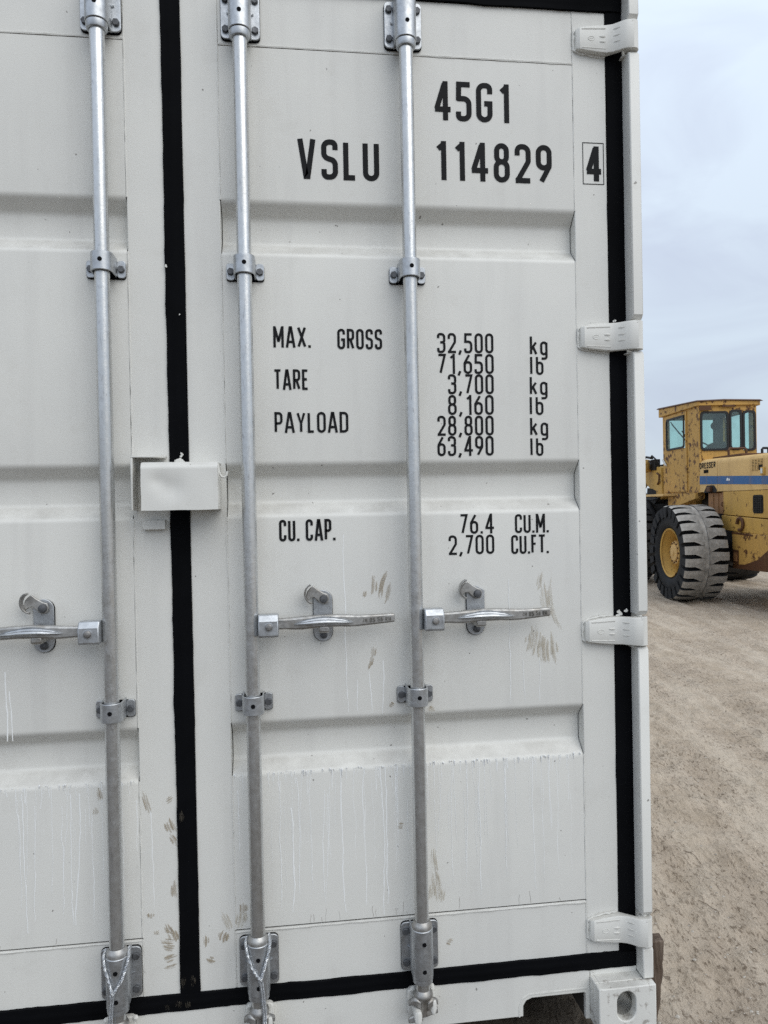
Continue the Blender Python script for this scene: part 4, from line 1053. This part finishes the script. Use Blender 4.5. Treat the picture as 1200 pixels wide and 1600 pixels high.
# hood: front panel and long rear panel, each with rounded top edge
def hood_loop(x, zt, y0=HY0, y1=HY1, zb=1.503, r=.085):
    pts = [(x, y1, zb), (x, y0, zb)]
    for k in range(6): a = PI / 2 * k / 5; pts.append((x, y0 - r + r * math.cos(a), zt - r + r * math.sin(a)))
    for k in range(6): a = PI / 2 * k / 5; pts.append((x, y1 + r - r * math.sin(a), zt - r + r * math.cos(a)))
    return pts
zt = lambda x: 2.006 + .016 * (x + .2)
fp = MB(); fp.loft([hood_loop(.574, zt(.5) - .075, HY0 - .004, HY1 + .004, r=.05), hood_loop(.565, zt(.5) - .035, r=.065), hood_loop(.535, zt(.5) - .008, r=.08), hood_loop(.48, zt(.45)), hood_loop(-.060, zt(-.06))]); hf = lp(fp, 'hood_panel', 'tan', sharp=40)
rp = MB(); rp.loft([hood_loop(-.072, zt(-.07) - .004), hood_loop(-2.3, zt(-2.3)), hood_loop(-2.36, zt(-2.36) - .05, HY0 - .04, HY1 + .04)]); hr = lp(rp, 'hood_panel', 'tan', sharp=40)
st = MB(); st.prism([(.55, 1.757), (-.059, 1.734), (-.059, 1.612), (.55, 1.625)], 'y', HY0 - .002, HY0 + .004)
o = lp(st, 'hood_stripe', 'blue', hf); o['label'] = 'faded grey-blue stripe'
st = MB(); st.prism([(-.073, 1.734), (-2.3, 1.652), (-2.3, 1.545), (-.073, 1.612)], 'y', HY0 - .002, HY0 + .004); lp(st, 'hood_stripe', 'blue', hr)
st = MB()
for pts in ([(-.36, 1.655), (-.38, 1.695), (-.41, 1.69), (-.41, 1.655)], [(-.42, 1.655), (-.435, 1.69), (-.46, 1.672), (-.47, 1.652)]): st.prism(pts, 'y', HY0 + .0041, HY0 + .006)
lp(st, 'worn_emblem', 'run', hr)
to_hood = lambda x, z, dd: (-x, HY0 + dd, z)
lp(lettering('DRESSER', -.545, .005, 1.865, 1.958, .2, to_hood, .003, .12), 'lettering', 'ink', hf, merge=False)
m = MB(); m.box(.24, .40, HY0 - .02, HY0 + .004, 1.795, 1.845); lp(m, 'vent_slot', 'hole', hf)
def grille(x0, x1, z0, z1, n, parent):
    g = MB(); g.box(x0, x1, HY0 - .02, HY0 + .0015, z0, z1); gr = lp(g, 'grille', 'dark', parent)
    return gr
def slats(x0, x1, z0, z1, n, nv, mat, parent):
    for k in range(n):
        z = z0 + (z1 - z0) * (k + .5) / n; m = MB(); m.box(x1, x0, HY0 + .002, HY0 + .010, z - (z1 - z0) / n * .27, z + (z1 - z0) / n * .27); lp(m, 'slat', mat, parent)
    for k in range(nv):
        x = x0 + (x1 - x0) * (k + .5) / nv; m = MB(); m.box(x - .007, x + .007, HY0 + .0105, HY0 + .014, z0, z1); lp(m, 'slat', mat, parent)
g1 = empty('side_grille', ldr); grille(-1.385, -1.085, 1.765, 1.915, 0, g1).name = 'grille_back'; slats(-1.385, -1.085, 1.835, 1.915, 4, 4, 'tan', g1); slats(-1.29, -1.085, 1.765, 1.835, 4, 3, 'tan', g1)
g2 = empty('side_grille', ldr); 
m = MB(); m.prism(rrect(-1.385, -1.115, 1.185, 1.435, .04), 'y', HY0 - .03, HY0 + .0018); lp(m, 'grille_back', 'dark', g2); slats(-1.37, -1.13, 1.20, 1.42, 9, 5, 'dark', g2)
m = MB(); m.box(-1.46, -1.37, HY0 - .01, HY0 + .03, 1.70, 1.80); tl = lp(m, 'marker_lamp', 'yellow', bevel=.008)
m = MB(); m.box(-1.44, -1.39, HY0 + .0305, HY0 + .036, 1.715, 1.785); lp(m, 'lens', 'lamp', tl, bevel=.004)
# engine bay side below the hood
m = MB(); m.prism([(-.235, 1.157), (-.235, 1.498), (-2.3, 1.498), (-2.3, 1.10)], 'y', HY1, HY0 - .003); lp(m, 'engine_panel', 'yellow', bevel=.006)
m = MB(); m.prism([(-.222, 1.165), (-.222, 1.485), (.37, 1.485), (.37, 1.2), (.30, 1.165)], 'y', HY0 - .20, HY0 - .05); bp = lp(m, 'access_panel', 'orange', bevel=.006)
for xx in (.19, .02): 
    m = MB(); m.box(xx - .012, xx + .012, HY0 - .0495, HY0 - .042, 1.17, 1.48); lp(m, 'panel_rib', 'orange', bp)
m = MB(); m.box(-.2205, -.19, HY0 - .06, HY0 - .01, 1.16, 1.49); lp(m, 'panel_post', 'orange', bevel=.004)
m = MB(); m.tube([(-.25, HY0 + .01, 1.34), (-.26, HY0 + .03, 1.33), (-.26, HY0 + .03, 1.29), (-.25, HY0 + .01, 1.28)], .009, 6); lp(m, 'latch_ring', 'rust')
m = MB(); m.prism([(.3, 1.60), (.05, 1.60), (-.05, 1.52), (.0, 1.49), (.42, 1.49)], 'y', HY0 - .001, HY0 + .0022); lp(m, 'stripped_patch', 'dark', hf)
m = MB(); m.box(.10, .22, HY0 + .0025, HY0 + .05, 1.50, 1.58); lp(m, 'lift_lug', 'rust', bevel=.01)
# dark space over the axle, rear frame, counterweight
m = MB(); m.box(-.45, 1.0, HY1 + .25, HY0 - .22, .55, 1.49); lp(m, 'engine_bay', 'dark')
m = MB(); m.prism([(-.20, .93), (-.20, 1.148), (-2.4, 1.08), (-2.4, .88)], 'y', HY1 - .02, HY0 + .01); lp(m, 'rear_frame', 'yellow', bevel=.008)
cw = MB(); cw.loft([[(-.51, y, .92), (-2.3, y, .90), (-2.62, y, .85), (-2.62, y, .60), (-2.4, y, .44), (-.53, y, .39)] for y in (HY0 + .012, HY1 - .012)]); cwo = lp(cw, 'counterweight', 'yellow2', bevel=.02)
m = MB(); m.prism([(-.53, .392), (-.55, .45), (-.9, .47), (-1.25, .56), (-1.55, .72), (-2.0, .80), (-2.55, .80), (-2.6, .6), (-2.4, .442)], 'y', HY0 + .0125, HY0 + .017); lp(m, 'rust_area', 'rust', cwo)
m = MB(); m.tube([(-.80 + .085 * math.cos(2 * PI * k / 16), HY0 + .03, 1.03 + .085 * math.sin(2 * PI * k / 16)) for k in range(14)], .022, 7); lp(m, 'tie_down_ring', 'rust')
m = MB(); m.prism([(-.53, .915), (-1.12, .895), (-1.12, .87), (-.53, .89)], 'y', HY0 + .0125, HY0 + .018); lp(m, 'frame_seam', 'rust', cwo)
m = MB(); m.box(-.72, -.56, HY0 + .0125, HY0 + .02, .46, .66); lp(m, 'rust_hatch', 'rust', cwo)
m = MB(); m.box(-.69, -.59, HY0 + .0205, HY0 + .026, .50, .62); lp(m, 'hatch_plate', 'orange', cwo)
m = MB(); m.cyl((0, -.2, WR - LZ), (0, -1.8, WR - LZ), .16, n=20); m.box(-.3, .3, -1.3, -.7, .42, .82); lp(m, 'rear_axle', 'dark')
m = MB(); m.cyl((2.75, -.2, WR - LZ), (2.75, -1.8, WR - LZ), .16, n=20); lp(m, 'front_axle', 'dark')
# cab
CX0, CX1, CY0, CY1 = .545, 2.05, -.447, -1.36
TH = .05
cab = empty('cab', ldr)
ztop = lambda x: 2.862 + .052 * (x - .545)
wins_l = [(1.03, 1.86, 2.22, 2.815)]
wins_r = [(-.902, -.475, 2.168, 2.765), (-1.115, -.935, 2.172, 2.785), (-1.330, -1.147, 2.158, 2.77)]
m = MB(); m.cells([CX0, CX1], [1.493, 2.868], wins_l, lambda u, v, t: (u, t, v), CY0 - TH, CY0); lp(m, 'side_panel', 'yellow2', cab, bevel=.004)
m = MB(); m.cells([CY1, CY0 - TH], [1.493, 2.868], wins_r, lambda u, v, t: (t, u, v), CX0, CX0 + TH); lp(m, 'rear_panel', 'yellow2', cab, bevel=.004)
m = MB(); m.cells([CX0 + TH, CX1], [1.493, 2.868], [(.70, 1.60, 2.10, 2.80), (1.87, CX1, 2.10, 2.80)], lambda u, v, t: (u, t, v), CY1, CY1 + TH); lp(m, 'side_panel', 'yellow2', cab)
m = MB(); m.cells([CY1 + TH, CY0 - TH], [1.493, 2.868], [(CY1 + TH, CY0 - .08, 2.0, 2.80)], lambda u, v, t: (t, u, v), CX1 - TH, CX1); lp(m, 'front_panel', 'yellow2', cab)
m = MB(); m.box(CX0 + TH, CX1 - TH, CY1 + TH, CY0 - TH, 1.50, 1.56); lp(m, 'cab_floor', 'dark', cab)
# door on the left side: a skin standing proud, hinge seam and handle
m = MB(); m.cells([1.0, 1.93], [1.52, 2.845], [(1.055, 1.84, 2.245, 2.79)], lambda u, v, t: (u, t, v), CY0 + .0005, CY0 + .018); dr_ = lp(m, 'cab_door', 'yellow2', cab, bevel=.004)
m = MB(); m.cyl((1.99, CY0 + .03, 2.10), (1.80, CY0 + .05, 1.99), .018, n=8); lp(m, 'door_pull', 'lamp', dr_)
def glazed(kind, a, b, c, d, plane, pos, sgn):
    """rubber frame and pane; plane 'y' (side) or 'x' (rear)."""
    g = MB(); ro = rrect(a - .012, b + .012, c - .012, d + .012, .06); ri = rrect(a + .020, b - .020, c + .020, d - .020, .045)
    n = len(ro); P = (lambda p, t: (p[0], t, p[1])) if plane == 'y' else (lambda p, t: (t, p[0], p[1]))
    t0, t1 = pos, pos + sgn * .016
    vs = [P(p, t0) for p in ro] + [P(p, t0) for p in ri] + [P(p, t1) for p in ro] + [P(p, t1) for p in ri]
    fs = []
    for i in range(n):
        j = (i + 1) % n
        fs += [(i, j, n + j, n + i), (2 * n + i, 2 * n + j, 3 * n + j, 3 * n + i), (i, j, 2 * n + j, 2 * n + i), (n + i, n + j, 3 * n + j, 3 * n + i)]
    g.add(vs, fs); fo = lp(g, 'window_frame', 'black', cab)
    pn = MB(); q = pos + sgn * .005; pn.prism(ri, plane, q - .003, q + .003); lp(pn, 'window_pane', 'glass', cab)
glazed('w', 1.075, 1.82, 2.255, 2.78, 'y', CY0 + .0185, 1)
for a, b, c, d in wins_r: glazed('w', a, b, c, d, 'x', CX0 - .0005, -1)
glazed('w', .70, 1.60, 2.10, 2.80, 'y', CY1 - .0005, -1); lp(MB().box(1.868, CX1 - .002, CY1 + .01, CY1 + .016, 2.10, 2.80), 'window_pane', 'glass', cab)
lp(MB().box(CX1 - .012, CX1 - .006, CY1 + .018, CY0 - .078, 2.0, 2.80), 'window_pane', 'glass', cab)
# roof: band and cap, a little higher towards the front
ov = [(.50, -.405), (.50, -.83), (.515, -1.36), (.58, -1.44), (2.1, -1.44), (2.13, -.405)]
m = MB(); m.loft([[(x, y, 2.866 + .045 * (x - .545) * 0) for x, y in ov], [(x, y, 2.93 + .05 * (x - .545) + (.014 if -.9 < y < -.8 else 0)) for x, y in ov]]); lp(m, 'roof_band', 'yellow2', cab, bevel=.006)
ov2 = [(.47, -.38), (.475, -.83), (.48, -1.42), (.56, -1.48), (2.14, -1.48), (2.18, -.38)]
m = MB(); m.loft([[(x, y, 2.932 + .05 * (x - .545) + (.014 if -.9 < y < -.8 else 0)) for x, y in ov2], [(x + (.04 if x < 1 else -.04), y * .97 - .03, 2.955 + .05 * (x - .545) + (.014 if -.9 < y < -.8 else 0)) for x, y in ov2]]); lp(m, 'roof_cap', 'rust', cab, bevel=.005)
m = MB(); m.box(.50, .516, -.62, -.44, 2.79, 2.865); m.box(.497, .515, -1.0, -.80, 2.84, 2.868); lp(m, 'rain_strip', 'rust', cab)
# what one sees through the glass
m = MB(); m.loft([[(x, y, z) for x, y, z in ((1.02 + d, -1.17 + e, 1.94), (1.02 + d, -.78 - e, 1.94), (1.0 + d, -.77 - e, 2.20), (.98 + d, -.82 - e, 2.29), (.97 + d, -.92, 2.33), (.97 + d, -1.05, 2.33), (.98 + d, -1.15 + e, 2.29), (1.0 + d, -1.20 + e, 2.20))] for d, e in ((0, .02), (.03, 0), (.11, 0), (.14, .03))]); lp(m, 'seat_back', 'seat', cab, bevel=.02)
m = MB(); m.box(1.05, 1.50, -1.18, -.73, 1.90, 2.02); m.box(1.15, 1.4, -1.06, -.85, 1.565, 1.899); lp(m, 'seat_cushion', 'seat', cab, bevel=.03)
m = MB(); sw = [(1.62 + .10 * math.sin(a), -.93 + .2 * math.cos(a), 2.215 + .17 * math.sin(a)) for a in np.linspace(0, 2 * PI, 29)]; m.tube(sw, .014, 6)
for a in (.4, 2.5, 4.6): m.tube([(1.62, -.93, 2.215), (1.62 + .10 * math.sin(a), -.93 + .2 * math.cos(a), 2.215 + .17 * math.sin(a))], .010, 5)
m.cyl((1.63, -.93, 2.21), (1.85, -.93, 1.57), .03, n=10); lp(m, 'steering_wheel', 'black', cab)
m = MB(); m.box(1.78, 1.97, -1.28, -.55, 1.565, 1.93); lp(m, 'dashboard', 'black', cab, bevel=.02)
m = MB(); m.cyl((2.075, -.62, 2.74), (2.075, -.98, 2.30), .011, n=6); m.cyl((2.08, -.60, 2.78), (2.08, -.76, 2.56), .008, n=6); m.cyl((2.08, -.80, 2.62), (2.08, -1.0, 2.28), .012, n=6); lp(m, 'wiper', 'black', cab)
m = MB(); m.lathe([(.02, -.05), (.05, -.04), (.07, 0), (.066, .015), (.0, .018)], (1.70, -1.22, 2.66), (-1, .3, 0), 18); m.cyl((1.70, -1.22, 2.72), (1.70, -1.22, 2.86), .012, n=6); lp(m, 'round_fan', 'black', cab)
m = MB(); m.box(CX0 + TH + .002, CX1 - TH - .002, CY1 + TH + .002, CY0 - TH - .002, 2.80, 2.86); lp(m, 'headliner', 'black', cab)
m = MB(); m.box(1.585, 1.868, CY1 + TH + .002, CY1 + TH + .05, 1.98, 2.80); lp(m, 'pillar_lining', 'black', cab)
# hand rails and tray on the hood, behind the cab
m = MB(); m.box(-.45, .47, -1.47, -.62, 2.012, 2.045); lp(m, 'hood_tray', 'rust', bevel=.006)
m = MB(); m.tube([(.10, -.70, 2.03), (.10, -.70, 2.13), (.12, -.72, 2.155), (.12, -.95, 2.155), (.10, -.97, 2.13), (.10, -.97, 2.03)], .018, 7); lp(m, 'grab_rail', 'rust')
m = MB(); m.tube([(.35, -1.34, 2.03), (.35, -1.34, 2.15), (.35, -1.36, 2.17), (.35, -1.42, 2.17), (.35, -1.44, 2.15), (.35, -1.44, 2.03)], .02, 7); lp(m, 'grab_rail', 'black')
# step, fender and front frame
m = MB(); m.box(1.45, 2.35, -.62, -.20, 1.452, 1.492); lp(m, 'step_plate', 'tan', bevel=.006)
m = MB(); m.prism([(.62, 1.49), (.62, 1.40), (.85, 1.36), (1.25, 1.30), (1.55, 1.15), (1.62, .95), (1.74, .95), (1.74, 1.44), (1.4, 1.44), (1.4, 1.49)], 'y', -.56, -.40); lp(m, 'fender', 'yellow2', bevel=.006)
m = MB(); m.box(1.70, 1.76, -.46, -.24, 1.0, 1.10); m.box(1.72, 1.74, -.42, -.40, 1.1, 1.452); lp(m, 'ladder_rung', 'yellow2', bevel=.006)
m = MB(); m.prism([(1.0, 1.49), (1.0, .6), (1.9, .5), (1.98, .8), (2.02, 1.49)], 'y', -1.3, -.57); lp(m, 'centre_frame', 'yellow2', bevel=.01)
m = MB(); m.prism([(2.04, .55), (3.3, .6), (3.3, 1.2), (2.9, 2.05), (2.3, 2.05), (2.10, 1.1)], 'y', -1.35, -.62); lp(m, 'front_frame', 'dark', bevel=.01)
m = MB(); m.prism([(2.12, 1.42), (2.30, 1.40), (3.1, 1.78), (3.4, 1.62), (4.6, .8), (4.75, .95), (3.5, 1.98), (3.0, 2.06), (2.2, 1.98)], 'y', -.62, -.45); lp(m, 'boom_arm', 'yellow', bevel=.012)
m = MB(); m.prism([(2.2, 1.65), (3.1, 1.78), (3.4, 1.62), (4.6, .8), (4.75, .95), (3.5, 1.98), (3.0, 2.06), (2.2, 1.98)], 'y', -1.55, -1.38); lp(m, 'boom_arm', 'yellow', bevel=.012)
m = MB(); m.cyl((2.2, -.5, .75), (3.3, -.52, 1.5), .07, n=12); m.cyl((3.3, -.52, 1.5), (3.9, -.53, 1.3), .04, n=10); lp(m, 'lift_cylinder', 'dark')
bk = MB(); bp_ = [(4.55, .05), (5.6, -.08), (5.6, -.05), (4.75, .1), (4.5, .45), (4.65, .85), (5.0, 1.02), (4.97, 1.05), (4.58, .9), (4.4, .45)]
bk.prism(bp_, 'y', -2.35, .35); lp(bk, 'bucket', 'dark', bevel=.01)
lm = empty('work_lamp', ldr)
m = MB(); m.lathe([(.06, -.02), (.115, 0), (.125, .05), (.125, .24), (.118, .26)], (2.62, -.40, 2.03), (.75, .66, -.05), 20); lp(m, 'lamp_housing', 'yellow2', lm, sharp=40)
m = MB(); m.lathe([(.10, .261), (.05, .27), (.0, .275)], (2.62, -.40, 2.03), (.75, .66, -.05), 20); lp(m, 'lamp_lens', 'lamp', lm)
m = MB(); m.box(2.38, 2.62, -.52, -.42, 1.94, 2.14); lp(m, 'lamp_bracket', 'dark', lm, bevel=.01)
m = MB(); m.tube([(2.45, -.40, 2.16), (2.60, -.34, 2.19), (2.74, -.30, 2.15), (2.78, -.30, 2.02), (2.78, -.30, 1.75), (2.76, -.31, 1.52), (2.68, -.33, 1.42), (2.5, -.38, 1.40), (2.2, -.42, 1.42)], .022, 7); lp(m, 'hose', 'black')
m = MB(); m.tube([(2.50, -.38, 2.16), (2.36, -.36, 2.20), (2.26, -.40, 2.12), (2.28, -.46, 2.02)], .016, 6); m.tube([(2.52, -.36, 2.12), (2.42, -.36, 2.05), (2.52, -.38, 1.98)], .014, 6); lp(m, 'hose', 'black')
m = MB(); m.tube([(2.34, -.44, 1.88), (2.18, -.42, 1.84), (2.20, -.42, 1.72), (2.32, -.44, 1.68)], .018, 6); lp(m, 'bent_bracket', 'rust')
m = MB(); m.prism([(2.42, 1.56), (2.42, 1.36), (2.55, 1.32), (2.9, 1.45), (2.86, 1.62), (2.6, 1.6)], 'y', -.60, -.446); lp(m, 'bracket_plate', 'dark')

# ------------------------------------------------------------------ loose stones and twigs on the dirt
def hgt(x, y): return GZ + float(ground_height(np.array([x]), np.array([y]))[0])
sb = MB()
for _ in range(1500):
    y = .1 + 9 * random.random() ** 1.6; x = random.uniform(1.25 + .15 * y, 2.4 + .62 * y); r = .0022 + .007 * random.random() ** 3.5
    z = hgt(x, y); a = [random.uniform(.6, 1.15) for _ in range(6)]
    p = [(x + r * a[0], y, z), (x - r * a[1], y, z), (x, y + r * a[2], z), (x, y - r * a[3], z), (x, y, z + r * .7 * a[4]), (x, y, z - r * .6)]
    sb.add(p, [(0, 2, 4), (2, 1, 4), (1, 3, 4), (3, 0, 4), (2, 0, 5), (1, 2, 5), (3, 1, 5), (0, 3, 5)])
tag(sb.build('stones', 'stone', None, merge=False), 'small pale stones scattered over the dirt', None, None, 'stuff')
tw = MB()
for _ in range(60):
    y = .2 + 8 * random.random() ** 1.4; x = random.uniform(1.3 + .2 * y, 2.3 + .6 * y); a = random.uniform(0, PI); ln = random.uniform(.008, .035)
    z = hgt(x, y) + .004; p = [(x + ln * t * math.cos(a + .5 * t), y + ln * t * math.sin(a + .5 * t), z + .004 * math.sin(PI * t)) for t in (0, .33, .66, 1)]
    tw.tube(p, random.uniform(.0008, .0018), 4)
for x, y, ln, a in ((1.95, 1.0, .09, 1.3), (1.80, .62, .11, 1.15)):
    p = [(x + ln * t * math.cos(a + .6 * t), y + ln * t * math.sin(a + .6 * t), hgt(x + ln * t * math.cos(a + .6 * t), y + ln * t * math.sin(a + .6 * t)) + .005) for t in np.linspace(0, 1, 8)]; tw.tube(p, .0012, 5)
tag(tw.build('twigs', 'twig', None, merge=False), 'dry twigs and straw bits lying in the dirt', None, None, 'stuff')

# ------------------------------------------------------------------ far right: shed eave and bare twigs at the picture's edge
sh = tag(empty('metal_shed', loc=(31.2, 34, GZ)), 'grey metal shed whose eave just shows at the right edge behind the loader', 'shed')
MB().box(.9, 9, 0, 8, 0, 4.1).build('wall', 'shed', sh)
m = MB(); m.prism([(.0, 4.48), (.0, 4.56), (4.8, 6.0), (9.8, 4.56), (9.8, 4.48), (4.8, 5.9)], 'y', -.4, 8.4); m.build('roof', 'shed', sh)

scene.cycles.use_denoising = False
